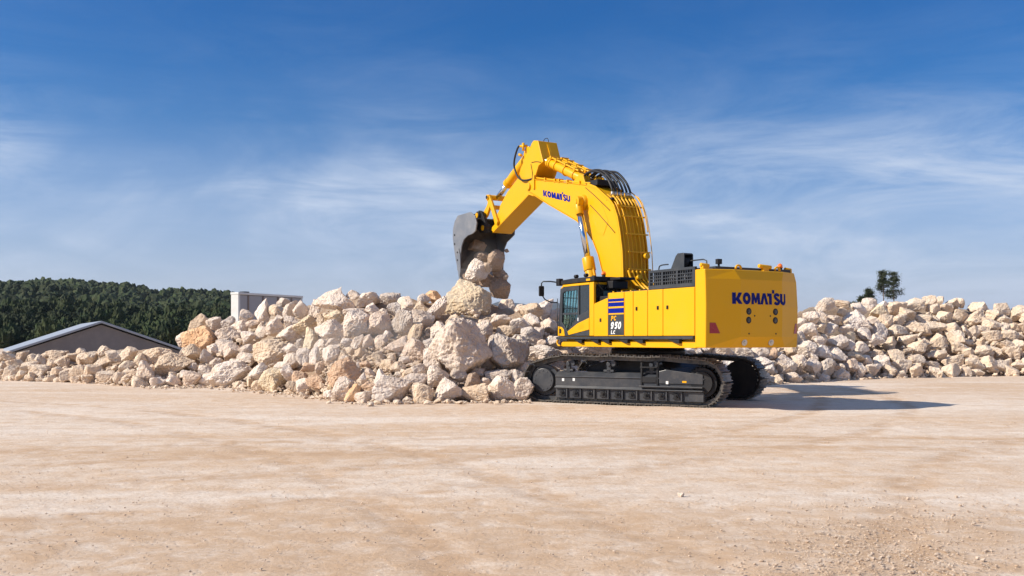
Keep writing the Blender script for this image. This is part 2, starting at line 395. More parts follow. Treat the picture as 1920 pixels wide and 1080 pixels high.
    for x in (1.55, .28, -1.0):
        c = MB(); c.cyl((x, yo(-.12), 1.12), (x, yo(.15), 1.12), .085, 18); c.cyl((x+.12, yo(.12), 1.10), (x+.12, yo(.2), 1.10), .06, 14)
        c.box(x+.06, x+.18, min(yo(.10), yo(.16)), max(yo(.10), yo(.16)), .86, 1.1); c.box(x-.03, x+.28, min(yo(.0), yo(.16)), max(yo(.0), yo(.16)), .882, .94)
        c.build('carrier_roller', FRAME, exc, .006)
undercarriage(1); undercarriage(-1)
g = MB(); g.prism([(-1.5, .55), (-1.25, 1.0), (-.7, 1.18), (.7, 1.18), (1.25, 1.0), (1.5, .55)], -1.45, 1.45); g.build('car_body', BLACK, exc, .02)
g = MB(); g.cyl((0, 0, 1.17), (0, 0, 1.36), 1.0, 48); g.cyl((0, 0, 1.361), (0, 0, 1.50), 1.08, 48); g.cyl((0, 0, 1.501), (0, 0, 1.6), .98, 48)
for k in range(26):
    t = k*math.pi/20; g.cyl((1.04*math.cos(t), 1.04*math.sin(t), 1.50), (1.04*math.cos(t), 1.04*math.sin(t), 1.535), .02, 6)
g.build('slew_ring', BLACK, exc)

# --- revolving frame and walkway
g = MB(); g.box(-3.90, 2.05, -1.5, 1.5, 1.60, 1.799); g.prism([(-3.90, 1.575), (-3.90, 1.75), (2.10, 1.75), (2.22, 1.68), (2.22, 1.575)], 1.50, 1.60)
fr = up(g, 'revolving_frame', YEL, bevel=.012)
for x in (1.45, .62, .10, -.75, -1.42, -2.9):
    up(MB().prism([(x, 1.80), (x-.46, 1.80), (x-.46, 1.69), (x-.36, 1.69)], 1.603, 1.69), 'walkway_bracket', BLACK, fr)
g = MB(); g.box(-3.905, 2.34, 1.50, 1.72, 1.80, 1.872); g.box(2.0, 2.36, -.4, 1.70, 1.801, 1.868); up(g, 'walkway', DARK, bevel=.012)
g = MB(); g.tube(spline([(2.30, 1.66, 1.78), (2.36, 1.66, 1.72), (2.30, 1.66, 1.62), (2.18, 1.66, 1.60)], 5), .028, 8); up(g, 'tow_shackle', YEL2)

# --- left side panels (engine doors)
def panel(name, prof, y0=1.56, y1=1.65, m=YEL): return up(MB().prism(prof, y0, y1), name, m, bevel=.014)
ztop = lambda x: 3.115
edges = [-.262, -1.003, -1.41, -2.035, -2.67, -3.905]
for i in range(5):
    a, b = edges[i], edges[i+1]
    d = panel('engine_door', [(a-.010, 1.885), (a-.010, ztop(a)), (b+.010, ztop(b)), (b+.010, 1.885)])
    if i in (2, 3, 4):
        lx = {2: -1.57, 3: -2.47, 4: -2.86}[i]
        up(MB().box(lx-.035, lx+.035, 1.651, 1.668, 2.58, 2.68).box(lx-.012, lx+.012, 1.668, 1.682, 2.60, 2.66), 'latch', BLACK, d, .004)
    if i == 0:
        s_ = MB()
        for z0, z1 in ((2.862, 2.94), (2.722, 2.835), (2.535, 2.672)): s_.box(-.995, -.27, 1.6505, 1.6535, z0, z1)
        up(s_, 'blue_stripes', BLUE, d)
        bd = up(MB().box(-.995, -.27, 1.6505, 1.6535, 1.915, 2.495), 'model_badge', DARK, d)
        badge_door, badge_part = d, bd
d = panel('side_panel', [(.43, 1.885), (.43, 2.83), (-.25, 2.985), (-.25, 1.885)])
up(MB().box(.06, .13, 1.651, 1.668, 2.30, 2.40), 'latch', BLACK, d, .004)
d = panel('upper_side_panel', [(-.25, 2.99), (-.25, 3.115), (-.264, 3.115), (-.264, 2.99)])
# engine house behind the doors
g = MB(); g.box(-3.88, -.27, -1.6, 1.553, 1.81, 3.08); up(g, 'engine_house', DARK, bevel=.02)
g = MB(); g.box(-3.88, -2.10, -1.56, 1.50, 3.083, 3.60); up(g, 'engine_hood', DARK, bevel=.02)
g = MB(); g.box(-2.05, -.6, .52, 1.60, 3.083, 3.13); g.box(-2.05, -.6, -1.6, -.52, 3.083, 3.2); up(g, 'top_cover', DARK, bevel=.01)
for k in range(9):
    x = -.35-k*.2; up(MB().cyl((x, 1.52, 3.10), (x, 1.52, 3.16), .03, 8), 'cover_bolt', BLACK if k % 2 else YEL2)
# grille housing
GX0, GX1, GZ0, GZ1 = -3.895, -2.06, 3.125, 3.63
g = MB()
g.box(GX0, GX1, 1.56, 1.64, GZ0, GZ0+.10); g.box(GX0, GX1, 1.56, 1.64, GZ1-.07, GZ1)
for x0, x1 in ((GX0, GX0+.10), (GX1-.07, GX1), (-2.66, -2.58), (-3.25, -3.17)): g.box(x0, x1, 1.561, 1.639, GZ0+.1, GZ1-.07)
fr = up(g, 'air_grille_frame', DARK, bevel=.006)
g = MB()
x = GX1-.07
for a, b in ((GX0+.10, -3.25), (-3.17, -2.66), (-2.58, GX1-.07)):
    n_ = 6
    for k in range(1, n_): xx = a+(b-a)*k/n_; g.box(xx-.011, xx+.011, 1.60, 1.628, GZ0+.1, GZ1-.07)
for k in range(1, 4): z = GZ0+.1+(GZ1-GZ0-.17)*k/4; g.box(GX0+.1, GX1-.07, 1.604, 1.632, z-.012, z+.012)
up(g, 'grille_bars', DARK, fr)
g = MB()
for cx in (-2.95, -3.45):
    for k in range(7):
        t = k*.9; g.cyl((cx+.13*math.cos(t), 1.545, 3.40+.12*math.sin(t)), (cx+.13*math.cos(t)+.03, 1.56, 3.40+.12*math.sin(t)+.04), .022, 8)
    g.cyl((cx, 1.53, 3.40), (cx, 1.575, 3.40), .07, 16)
    up(g, 'cooling_fitting', BRASS, fr); g = MB()
# exhaust hood
g = MB()
pr = [(-2.38, 3.60), (-2.62, 4.00), (-2.70, 4.07), (-2.92, 4.07), (-2.96, 4.03), (-2.96, 3.60)]
n = len(pr)
g.prism(pr, .86, .88); g.prism(pr, 1.16, 1.18); g.prism([(-2.38, 3.6), (-2.62, 4.00), (-2.70, 4.07), (-2.92, 4.07), (-2.96, 4.03), (-2.93, 4.01), (-2.91, 4.04), (-2.72, 4.04), (-2.65, 3.98), (-2.44, 3.6)], .88, 1.16)
hd = up(g, 'exhaust_hood', DARK, bevel=.015)
up(MB().box(-2.93, -2.5, .881, 1.159, 3.605, 3.66).cyl((-2.75, 1.02, 3.66), (-2.88, 1.02, 3.95), .10, 18), 'exhaust_pipe', BLACK, hd)
g = MB(); g.tube(spline([(-1.95, 1.2, 3.6), (-1.98, 1.2, 3.76), (-2.10, 1.2, 3.80), (-2.35, 1.2, 3.80)], 5), .018, 8)
up(g, 'handrail', DARK)
g = MB(); g.tube([(-3.02, 1.0, 3.86), (-3.5, 1.0, 3.86), (-3.62, 1.0, 3.82), (-3.66, 1.0, 3.6)], .018, 8); up(g, 'handrail', DARK)

# --- counterweight
rows = [(1.585, -4.40, .98, -4.30), (1.86, -4.555, .72, -4.30), (2.63, -4.575, .72, -4.31), (3.30, -4.555, .72, -4.29), (3.545, -4.47, .86, -4.27)]
RY = [1.55, 1.57, 1.57, 1.54, 1.47]
def cw_x(y, z):
    if z < rows[1][0]: i = 0
    elif z < rows[2][0]: i = 1
    elif z < rows[3][0]: i = 2
    else: i = 3
    t = min(max((z-rows[i][0])/(rows[i+1][0]-rows[i][0]), 0), 1)
    L_ = lambda k: rows[i][k]*(1-t)+rows[i+1][k]*t
    xc, b, xe = L_(1), L_(2), L_(3)
    if abs(y) <= b: return xc
    ye = 1.65 if y > 0 else RY[i]*(1-t)+RY[i+1]*t
    return xc+(xe-xc)*(abs(y)-b)/(ye-b)
g = MB(); v = []
for (z, xc, b, xe), ry in zip(rows, RY):
    v += [(-3.915, 1.65, z), (xe, 1.65, z), (xc, b, z), (xc, -b, z), (xe, -ry, z), (-3.915, -ry, z)]
f = []
for r in range(4):
    for c in range(5): f.append((r*6+c, r*6+c+1, (r+1)*6+c+1, (r+1)*6+c))
    f.append((r*6+5, r*6, (r+1)*6, (r+1)*6+5))
f += [(5, 4, 3, 2, 1, 0), (24, 25, 26, 27, 28, 29)]
g.add(v, f); cw = up(g, 'counterweight', YEL, bevel=.018)
# recesses with bolts, holes, plugs
for y, z, r in ((.46, 2.50, .075), (.46, 2.28, .075), (-.47, 2.50, .075), (-.47, 2.28, .075)):
    x = cw_x(y, z); g = MB()
    ring = []
    g.cyl((x-.002, y, z), (x-.006, y, z), r+.012, 24); up(g, 'bolt_recess', BLACK, cw)
    up(MB().cyl((x-.006, y, z), (x-.03, y, z), .038, 6).cyl((x-.006, y, z), (x-.012, y, z), .055, 18), 'bolt', STEEL, cw)
for y, z in ((.26, 2.39), (-.29, 2.39), (.44, 1.94), (-.50, 1.94)):
    up(MB().cyl((cw_x(y, z)-.002, y, z), (cw_x(y, z)-.008, y, z), .022, 12), 'bolt_hole', BLACK, cw)
for y in (.53, -.40):
    z = 1.72; x = cw_x(y, z)
    up(MB().cyl((x+.01, y, z), (x-.03, y, z-.006), .085, 24).cyl((x-.02, y, z), (x-.05, y, z-.006), .04, 16), 'lifting_eye', BRASS, cw, .008)
for pts in ([(1.55, 2.21), (1.40, 2.21), (1.27, 1.945), (1.55, 1.945)], [(-1.50, 2.21), (-1.42, 2.21), (-1.34, 1.945), (-1.52, 1.945)]):
    v = [(cw_x(y, z)-.008, y, z) for y, z in pts]
    up(MB().add(v, [(0, 1, 2, 3)]), 'red_reflector', RED, cw)
# lettering: polygons in letter space (height 1)
def stroke(pts, wd):
    out = []
    for i in range(len(pts)-1):
        a = Vector(pts[i]); b = Vector(pts[i+1]); d = (b-a).normalized(); n_ = Vector((-d.y, d.x))*wd/2; e = d*wd*.18
        out.append([tuple(a-e-n_), tuple(b+e-n_), tuple(b+e+n_), tuple(a-e+n_)])
    return out
def arc(cx, cy, rx, ry, t0, t1, n_=10): return [(cx+rx*math.cos(math.radians(t0+(t1-t0)*k/n_)), cy+ry*math.sin(math.radians(t0+(t1-t0)*k/n_))) for k in range(n_+1)]
GL = [
 ([[(0, 0), (.34, 0), (.34, 1), (0, 1)], [(.33, .42), (.58, 1), (.92, 1), (.66, .52), (.66, .44), (.96, 0), (.60, 0), (.33, .36)]], 1.0),
 ([[p0, p1, q1, q0] for (p0, p1, q0, q1) in [(a, b, c, d) for a, b, c, d in zip(arc(.46, .5, .46, .53, 0, 360, 28)[:-1], arc(.46, .5, .46, .53, 0, 360, 28)[1:], arc(.46, .5, .15, .20, 0, 360, 28)[:-1], arc(.46, .5, .15, .20, 0, 360, 28)[1:])]], 1.0),
 ([[(0, 0), (.28, 0), (.30, .5), (.42, .10), (.60, .10), (.72, .5), (.74, 0), (1.04, 0), (.98, 1), (.68, 1), (.51, .52), (.34, 1), (.04, 1)]], 1.04),
 ([[(0, 0), (.32, 0), (.48, .62), (.64, 0), (.96, 0), (.64, 1), (.32, 1)]], .84),
 ([[(.0, .72), (.22, .72), (.22, 0), (.55, 0), (.55, 1), (0, 1)], [(.60, 1.0), (.86, 1.0), (.86, 1.32), (.60, 1.32)]], .80),
 (stroke(arc(.36, .74, .24, .18, 25, 270, 12)+arc(.36, .27, .25, .19, 90, -155, 12), .26), .76),
 ([[(0, .35), (0, 1), (.28, 1), (.28, .38)]]+stroke(arc(.42, .36, .28, .25, 180, 360, 12), .28)+[[(.56, .38), (.56, 1), (.84, 1), (.84, .35)]], .9)]
def lettering(width, height, place, m, name, parent, cuts=(), GL=GL):
    tot = sum(a for _, a in GL); bm = bmesh.new(); x = 0
    for polys, adv in GL:
        for k, poly in enumerate(polys):
            bm.faces.new([bm.verts.new(((x+px_)*width/tot, py_*height, (k % 3)*.00015)) for px_, py_ in poly])
        x += adv
    for c in cuts:
        bmesh.ops.bisect_plane(bm, geom=bm.verts[:]+bm.edges[:]+bm.faces[:], plane_co=(c, 0, 0), plane_no=(1, 0, 0))
    bmesh.ops.triangulate(bm, faces=bm.faces[:])
    for v_ in bm.verts: v_.co = place(*v_.co)
    me = bpy.data.meshes.new(name); bm.to_mesh(me); bm.free(); me.materials.append(m)
    o = bpy.data.objects.new(name, me); COL.objects.link(o); o.parent = parent
    md = o.modifiers.new('thick', 'SOLIDIFY'); md.thickness = .002; md.offset = 1
    return o
SW = .23
NUM = {'9': (stroke(arc(.40, .66, .24, .22, 0, 360, 20), SW)+stroke([(.64, .64), (.62, .38), (.48, .16), (.20, .12)], SW), .90),
       '5': (stroke([(.74, .88), (.30, .88), (.24, .54)], SW)+stroke([(.24, .56)]+arc(.40, .36, .25, .24, 95, -130, 12), SW), .88),
       '0': (stroke(arc(.42, .50, .25, .39, 0, 360, 24), SW), .88),
       'P': (stroke([(.16, 0), (.16, .95)], SW)+stroke([(.16, .88)]+arc(.38, .68, .24, .20, 90, -90, 10)+[(.16, .48)], SW), .82),
       'C': (stroke(arc(.44, .50, .28, .39, 48, 312, 16), SW), .82), 'L': (stroke([(.18, 1.0), (.18, .11), (.68, .11)], SW), .82)}
for word, wd_, ht_, x_, z_, m_ in (('PC', .25, .135, -.40, 2.325, YEL), ('950', .50, .205, -.375, 2.085, WHITE), ('LC', .21, .105, -.395, 1.945, WHITE)):
    lettering(wd_, ht_, lambda u, v_, h: Vector((x_-u-v_*.20, 1.6555+h, z_+v_)), m_, 'model_lettering', badge_door, GL=[NUM[c_] for c_ in word])
lettering(1.86, .285, lambda u, v_, h: Vector((cw_x(.96-u, 2.68+v_)-.005-h, .96-u, 2.68+v_)), BLUE2, 'maker_lettering', cw, (.96-.72, .96+.72))
# roof strip of the counterweight: beam, lamps, eyes
g = MB(); g.box(-4.22, -3.95, -1.40, 1.25, 3.55, 3.63); up(g, 'top_rail', DARK, bevel=.01)
def knob(x, y, z, l, yaw, name='lifting_lug'):
    c, s_ = math.cos(yaw), math.sin(yaw)
    g = MB(); g.cyl((x-l*c, y-l*s_, z), (x+l*c, y+l*s_, z+.03), .055, 14, .05); g.box(x-.06, x+.06, y-.1, y+.1, 3.55, z); up(g, name, YEL, bevel=.01)
knob(-4.10, 1.50, 3.63, .12, 1.4); knob(-4.25, -.42, 3.66, .20, 1.5); knob(-4.15, -1.36, 3.62, .10, 1.5)
for y in (.55, -.82):
    g = MB(); g.tube([(-4.3, y+.09*math.cos(t), 3.60+.07*math.sin(t)) for t in np.linspace(-.3, 3.44, 9)], .028, 8); up(g, 'lifting_loop', YEL)
g = MB(); g.cyl((-4.05, .98, 3.63), (-4.05, .98, 3.70), .03, 8); g.box(-4.10, -4.0, .91, 1.05, 3.70, 3.83); g.cyl((-4.101, .98, 3.765), (-4.115, .98, 3.765), .045, 14); up(g, 'rear_camera', BLACK, bevel=.008)
def beacon(x, y, z):
    a = MB(); a.cyl((x, y, z), (x, y, z+.05), .07, 16); a.cyl((x, y, z+.05), (x, y, z+.13), .055, 16, .06); o = up(a, 'beacon_base', BLACK)
    b = MB(); b.cyl((x, y, z+.131), (x, y, z+.21), .075, 18, .06); b.cyl((x, y, z+.21), (x, y, z+.235), .06, 18, .035); b.cyl((x, y, z+.235), (x, y, z+.25), .034, 18, .01)
    up(b, 'beacon_lens', ORANGE, o)
beacon(-4.10, -1.13, 3.55); beacon(1.25, .70, 3.62)

# --- cab
YC0, YC1 = .60, 1.65
cab = up(MB().box(.46, 2.20, YC0, YC1-.07, 1.86, 1.93).box(.46, 2.10, YC0, YC1-.02, 3.40, 3.47)
   .prism([(.44, 1.90), (.44, 3.46), (.66, 3.46), (.66, 1.90)], YC1-.08, YC1)
   .box(.44, .50, YC0+.06, YC1-.08, 1.93, 2.80)
   .box(.44, .50, YC0, YC0+.06, 1.93, 3.40)
   .prism([(2.24, 1.90), (2.22, 2.2), (2.06, 3.42), (2.12, 3.42), (2.30, 2.2), (2.31, 1.90)], YC0, YC0+.06), 'cab', YEL, bevel=.012)
CP = MB()
CP.prism([(.66, 3.405), (.66, 3.465), (2.04, 3.445), (2.17, 3.36), (2.13, 3.345), (2.02, 3.395)], YC1-.06, YC1+.004)
up(CP, 'roof_rail', YEL, cab, .008)
up(MB().prism([(2.34, 2.20), (2.34, 1.90), (1.95, 1.90), (2.0, 2.09), (2.12, 2.17)], YC1-.05, YC1+.006), 'corner_step_guard', YEL, cab, .01)
up(MB().prism([(2.24, 2.12), (2.24, 1.98), (2.14, 1.98), (2.12, 2.08), (2.16, 2.12)], YC1+.008, YC1+.012), 'step_opening', BLACK, cab)
# door: frame ring + diagonal panels + glass
def ring(outer, inner, y0, y1, mb):
    n_ = len(outer); v_ = [(x, y0, z) for x, z in outer]+[(x, y0, z) for x, z in inner]+[(x, y1, z) for x, z in outer]+[(x, y1, z) for x, z in inner]
    f_ = []
    for i in range(n_):
        j = (i+1) % n_
        f_ += [(i, j, n_+j, n_+i), (2*n_+i, 3*n_+i, 3*n_+j, 2*n_+j), (i, 2*n_+i, 2*n_+j, j), (n_+i, n_+j, 3*n_+j, 3*n_+i)]
    mb.add(v_, f_); return mb
door = up(ring([(2.20, 3.34), (2.06, 3.39), (1.19, 3.395), (1.19, 1.93), (1.93, 1.90), (2.30, 2.23)],
               [(2.07, 3.20), (1.98, 3.25), (1.27, 3.27), (1.27, 2.30), (1.83, 2.05), (2.12, 2.32)], YC1-.06, YC1-.004, MB())
   .box(1.272, 2.09, YC1-.05, YC1-.01, 2.54, 2.60), 'cab_door', DARK, cab, .006)
up(MB().prism([(1.271, 2.301), (1.271, 3.269), (1.98, 3.249), (2.07, 3.199), (2.119, 2.32), (1.83, 2.051)], YC1-.042, YC1-.036), 'door_window', GLASS, door)
up(MB().box(1.20, 1.24, YC1, YC1+.02, 2.34, 2.44), 'door_handle', WHITE, door, .004)
g = MB()
for x in (1.36, 1.47, 1.58, 1.69, 1.80, 1.91): g.tube([(x, YC1-.075, 2.05), (x, YC1-.075, 2.54)], .010, 6)
for z in (2.15, 2.25, 2.36, 2.47): g.tube([(1.27, YC1-.085, z), (2.1, YC1-.085, z)], .009, 6)
up(g, 'window_guard', DARK, door)
up(MB().prism([(.664, 2.67), (.664, 3.395), (1.187, 3.395), (1.187, 2.52)], YC1-.045, YC1-.03), 'side_window', DGLASS, cab)
up(MB().prism([(.664, 2.43), (.664, 2.67), (1.187, 2.52), (1.80, 2.05), (1.74, 2.0)], YC1-.05, YC1+.003), 'lower_trim', DARK, cab, .006)
q = up(MB().prism([(1.80, 2.035), (1.25, 2.275), (.664, 2.427), (.664, 2.08), (1.74, 1.925)], YC1-.04, YC1+.009), 'lower_cab_panel', YEL, cab, .008)
g = MB()
for k in range(5): g.box(.96+k*.055, .985+k*.055, YC1+.01, YC1+.013, 2.13-.01*k, 2.27-.012*k)
up(g, 'vent_slots', YEL2, q)
up(MB().prism([(1.73, 1.90), (.664, 2.07), (.664, 1.90)], YC1-.04, YC1+.004), 'sill_trim', DARK, cab, .006)
# far side, front and rear windows
up(MB().prism([(.52, 2.3), (.52, 3.38), (2.02, 3.38), (2.2, 2.3)], YC0+.02, YC0+.026), 'far_window', GLASS, cab)
up(MB().box(.50, 2.22, YC0+.01, YC0+.04, 1.93, 2.30), 'far_panel', DARK, cab)
v = [(2.27, YC0+.06, 2.12), (2.27, YC1-.09, 2.12), (2.09, YC1-.09, 3.38), (2.09, YC0+.06, 3.38)]
up(MB().add(v+[(x+.006, y, z) for x, y, z in v], [(0,1,2,3),(7,6,5,4),(0,4,5,1),(1,5,6,2),(2,6,7,3),(3,7,4,0)]), 'windscreen', GLASS, cab)
g = MB()
for k in range(9):
    y = YC0+.12+k*.105; g.tube([(2.36, y, 2.1), (2.18, y, 3.40)], .016, 6)
for t in (0, .25, .5, .75, 1): g.tube([(2.36-.18*t, YC0+.05, 2.1+1.3*t), (2.36-.18*t, YC1-.1, 2.1+1.3*t)], .014, 6)
up(g, 'front_guard', DARK, cab)
up(MB().box(.442, .46, YC0+.06, YC1-.10, 2.80, 3.40), 'rear_window', DGLASS, cab)
up(MB().box(.430, .441, .98, 1.30, 2.92, 3.22), 'rear_panel', paint('teal_tinted_pane', (.10, .17, .18), .15, .1), cab, .03)
g = MB(); g.box(.70, 1.25, .85, 1.40, 1.94, 2.40); g.prism([(.62, 2.40), (.56, 3.10), (.72, 3.12), (.84, 2.40)], .88, 1.36); g.box(.72, 1.2, .80, .87, 2.40, 2.62); g.box(.72, 1.2, 1.38, 1.45, 2.40, 2.62)
up(g, 'operator_seat', SEATM, cab, .04)
g = MB(); g.box(1.6, 1.95, .70, .82, 1.94, 2.35); g.tube([(1.1, 1.42, 2.62), (1.15, 1.42, 2.82)], .02, 8); up(g, 'control_console', BLACK, cab, .02)
# roof guard with visor and lamps
g = MB(); g.prism([(2.30, 3.52), (2.10, 3.60), (1.55, 3.625), (.40, 3.63), (.40, 3.50), (2.0, 3.475), (2.28, 3.47)], YC0-.08, YC1+.01)
rf = up(g, 'roof_guard', BLACK, cab, .012)
g = MB(); g.box(-.10, .40, YC0-.05, 1.10, 3.53, 3.60); up(g, 'rear_roof_plate', BLACK, cab, .01)
g = MB(); g.box(.10, .40, .66, 1.22, 3.28, 3.50); up(g, 'rear_roof_box', BLACK, cab, .02)
for x, y in ((1.62, 1.45), (1.0, 1.52), (1.62, .8)):
    g = MB(); g.cyl((x, y, 3.62), (x, y, 3.66), .02, 8); g.cyl((x-.05, y, 3.70), (x+.06, y, 3.70), .055, 14); up(g, 'work_lamp', BLACK, rf)
up(MB().box(.60, .80, YC1-.02, YC1+.016, 3.515, 3.575), 'yellow_label', YEL, rf)
g = MB(); g.box(2.16, 2.34, 1.56, 1.72, 3.44, 3.66); up(g, 'front_lamp', BLACK, rf, .02)
g = MB(); g.tube([(2.28, 1.75, 3.55), (2.30, 1.95, 3.57), (2.44, 2.12, 3.57), (2.50, 2.14, 3.52), (2.55, 2.12, 3.20), (2.52, 2.0, 3.02), (2.42, 1.82, 2.93), (2.26, 1.70, 2.93)], .020, 8)
g.tube([(2.26, 1.71, 3.05), (2.26, 1.71, 1.9)], .012, 8)
mr = up(g, 'mirror_arm', DARK, cab)
g = MB(); g.box(2.50, 2.56, 2.03, 2.22, 3.12, 3.44); up(g, 'mirror', BLACK, mr, .03)
up(MB().tube(spline([(.45, 1.50, 3.48), (.40, 1.50, 3.40), (.33, 1.42, 3.25), (.30, 1.35, 3.2)], 4), .012, 6), 'antenna_cable', BLACK, cab)
g = MB(); g.box(-.25, .42, .62, 1.55, 1.88, 2.83); up(g, 'toolbox', DARK, bevel=.02)
up(MB().box(-.20, .36, 1.0, 1.5, 2.831, 3.05), 'tank_cover', BLACK, bevel=.03)

# --- boom
def inset_prism(prof, hw, name, m, bevel=.02, parent=None): return up(MB().prism(prof, -hw, hw), name, m, parent, bevel)
BH = .45
boom_prof = [(.45, 2.05), (1.05, 2.05), (1.30, 2.9), (1.52, 3.62), (1.70, 4.03), (1.86, 4.43), (2.14, 4.88), (2.49, 5.23), (3.02, 5.60), (4.75, 6.36), (5.75, 6.84),
             (6.05, 6.95), (6.10, 7.12), (6.03, 7.32), (5.80, 7.34), (4.75, 7.13), (3.3, 6.84), (2.45, 6.66), (2.02, 6.50), (1.65, 6.25), (1.30, 6.02), (1.10, 5.82), (.92, 5.46), (.80, 5.01), (.69, 4.44), (.64, 3.58), (.50, 3.0)]
# web plates sit inside slightly wider flanges
boom = inset_prism(boom_prof, BH, 'boom', YEL, .02)
def flange(p, t, hw, name, parent):
    g = MB(); v_ = []
    for i, (x, z) in enumerate(p):
        a = Vector(p[max(i-1, 0)]); b = Vector(p[min(i+1, len(p)-1)]); d = (b-a).normalized(); n_ = Vector((-d.y, d.x))*t
        v_ += [(x, -hw, z), (x, hw, z), (x+n_.x, hw, z+n_.y), (x+n_.x, -hw, z+n_.y)]
    f_ = []
    for i in range(len(p)-1):
        for k in range(4): f_.append((i*4+k, i*4+(k+1) % 4, i*4+4+(k+1) % 4, i*4+4+k))
    f_ += [(3, 2, 1, 0), tuple(len(p)*4-4+k for k in range(4))]
    g.add(v_, f_); return up(g, name, YEL, parent, .004)
flange([(1.30, 2.9), (1.52, 3.62), (1.70, 4.03), (1.86, 4.43), (2.14, 4.88), (2.49, 5.23), (3.02, 5.60), (4.75, 6.36), (5.75, 6.84)], -.02, BH+.025, 'underside_flange', boom)
flange([(5.80, 7.34), (4.75, 7.13), (3.3, 6.84), (2.45, 6.66), (2.02, 6.50), (1.65, 6.25), (1.30, 6.02), (1.10, 5.82), (.92, 5.46), (.80, 5.01), (.69, 4.44), (.64, 3.58), (.50, 3.0)], -.02, BH+.025, 'back_flange', boom)
bk_ = [(2.45, 6.66), (2.02, 6.50), (1.65, 6.25), (1.30, 6.02), (1.10, 5.82), (.92, 5.46), (.80, 5.01), (.69, 4.44), (.64, 3.58), (.50, 3.0)]
def off0(prof, d):
    out = []
    for i, (x, z) in enumerate(prof):
        a = Vector(prof[max(i-1, 0)]); b = Vector(prof[min(i+1, len(prof)-1)]); t = (b-a).normalized()
        out.append((x-t.y*d, z+t.x*d))
    return out
for y_ in (BH-.005, -BH-.025):
    lo, hi = off0(bk_, .02), off0(bk_, -.075); up(MB().prism(lo+hi[::-1], y_, y_+.03), 'back_lip', YEL, boom)  # lips added along the boom back to cast shade on its pipes
# side doubler plates (weld seams)
up(MB().prism([(2.05, 5.15), (2.45, 5.62), (2.95, 5.98), (3.15, 6.28), (2.9, 6.55), (2.3, 6.48), (1.75, 6.08), (1.35, 5.4), (1.6, 5.0)], BH+.0005, BH+.010), 'side_plate', YEL, boom, .003)
for (p0, p1) in (((2.30, 6.02), (1.00, 5.02)), ((2.55, 6.60), (1.25, 5.72))):
    up(MB().tube(spline([(p0[0], BH+.015, p0[1]), (p0[0]*.6+p1[0]*.4, BH+.015, p0[1]*.62+p1[1]*.38), (p1[0], BH+.015, p1[1])], 5), .011, 6), 'grease_line', BLACK, boom)
# boom foot bracket on the frame
g = MB()
for y in (-.62, .50): g.prism([(-.3, 1.8), (-.05, 3.25), (.45, 3.42), (1.05, 3.35), (1.6, 1.8)], y, y+.12)
g.cyl((.72, -.68, 2.5), (.72, .68, 2.5), .16, 24); up(g, 'boom_bracket', YEL, bevel=.015)
# boss and pin
up(MB().cyl((2.68, BH, 6.14), (2.68, BH+.12, 6.14), .26, 28, .22).cyl((2.68, -BH-.12, 6.14), (2.68, -BH, 6.14), .22, 28, .26).cyl((2.68, -BH-.34, 6.14), (2.68, BH+.34, 6.14), .10, 20), 'cylinder_boss', YEL, boom, .01)
o = lettering(1.70, .215, lambda u, v_, h: Vector((5.05-u*.970-v_*-.10, BH+.005+h, 6.665-u*.243+v_*.97)), BLUE, 'maker_lettering', boom)
# boom cylinders
for sg in (1, -1):
    y = .68*sg; p1 = Vector((2.66, y, 6.14)); p0 = Vector((1.50, y, 2.3)); d = (p1-p0).normalized()
    mid = p0+d*2.12
    g = MB(); g.cyl(p0, mid, .165, 24); g.cyl(mid-d*.42, mid, .19, 24); g.cyl(mid-d*.86, mid-d*.80, .18, 24)
    g.cyl((1.5, y-.12, 2.3), (1.5, y+.12, 2.3), .2, 20); g.tube([p0+Vector((-.22, 0, .3)), mid+Vector((-.22, 0, -.2)), mid+Vector((-.1, 0, -.1))], .03, 8)
    c = up(g, 'boom_cylinder', YEL, bevel=.01)
    up(MB().cyl(mid, p1-d*.15, .098, 20), 'cylinder_rod', CHROME, c)
    up(MB().cyl((2.66, y-.10, 6.14), (2.66, y+.10, 6.14), .19, 24).cyl(p1-d*.42, p1-d*.1, .13, 18), 'rod_eye', YEL, c, .008)
    up(MB().cyl((2.66, y+.102*sg, 6.14), (2.66, y+.12*sg, 6.14), .10, 16), 'pin_cap', YEL2, c)
# hoist-side brown strip: hose guard on the near boom cylinder
# --- pipes on the boom back
back = [(.52, 3.2), (.60, 3.58), (.66, 4.44), (.77, 5.01), (.89, 5.46), (1.07, 5.84), (1.28, 6.06), (1.55, 6.24)]
def off(prof, d):
    out = []
    for i, (x, z) in enumerate(prof):
        a = Vector(prof[max(i-1, 0)]); b = Vector(prof[min(i+1, len(prof)-1)]); t = (b-a).normalized()
        out.append((x-t.y*d, z+t.x*d))
    return out
for y, d, r in ((.36, .03, .018), (.22, .05, .024), (.08, .05, .018), (-.06, .06, .018), (-.20, .08, .024), (-.31, .10, .024), (-.41, .12, .020)):
    p = off(back, d); up(MB().tube(spline([(x, y, z) for x, z in p], 5), r, 8), 'hydraulic_pipe', YEL, boom)
p = off(back, .18); up(MB().tube(spline([(x, -.48, z) for x, z in p[3:]], 5), .018, 8), 'hydraulic_pipe', YEL, boom)
p = off(back, .20); up(MB().tube([(x, -.52, z) for x, z in p[1:-1]], .013, 8), 'hydraulic_pipe', YEL2, boom)
for z0 in (3.9, 4.42, 4.97, 5.52, 5.84):
    xs = np.interp(z0, [q[1] for q in back], [q[0] for q in back])
    g = MB(); g.box(xs-.13, xs-.10, -.53, BH-.14, z0-.022, z0+.022); pass
    g.box(xs-.12, xs+.02, -.50, -.46, z0-.022, z0+.022); up(g, 'pipe_clamp', YEL, boom, .005)
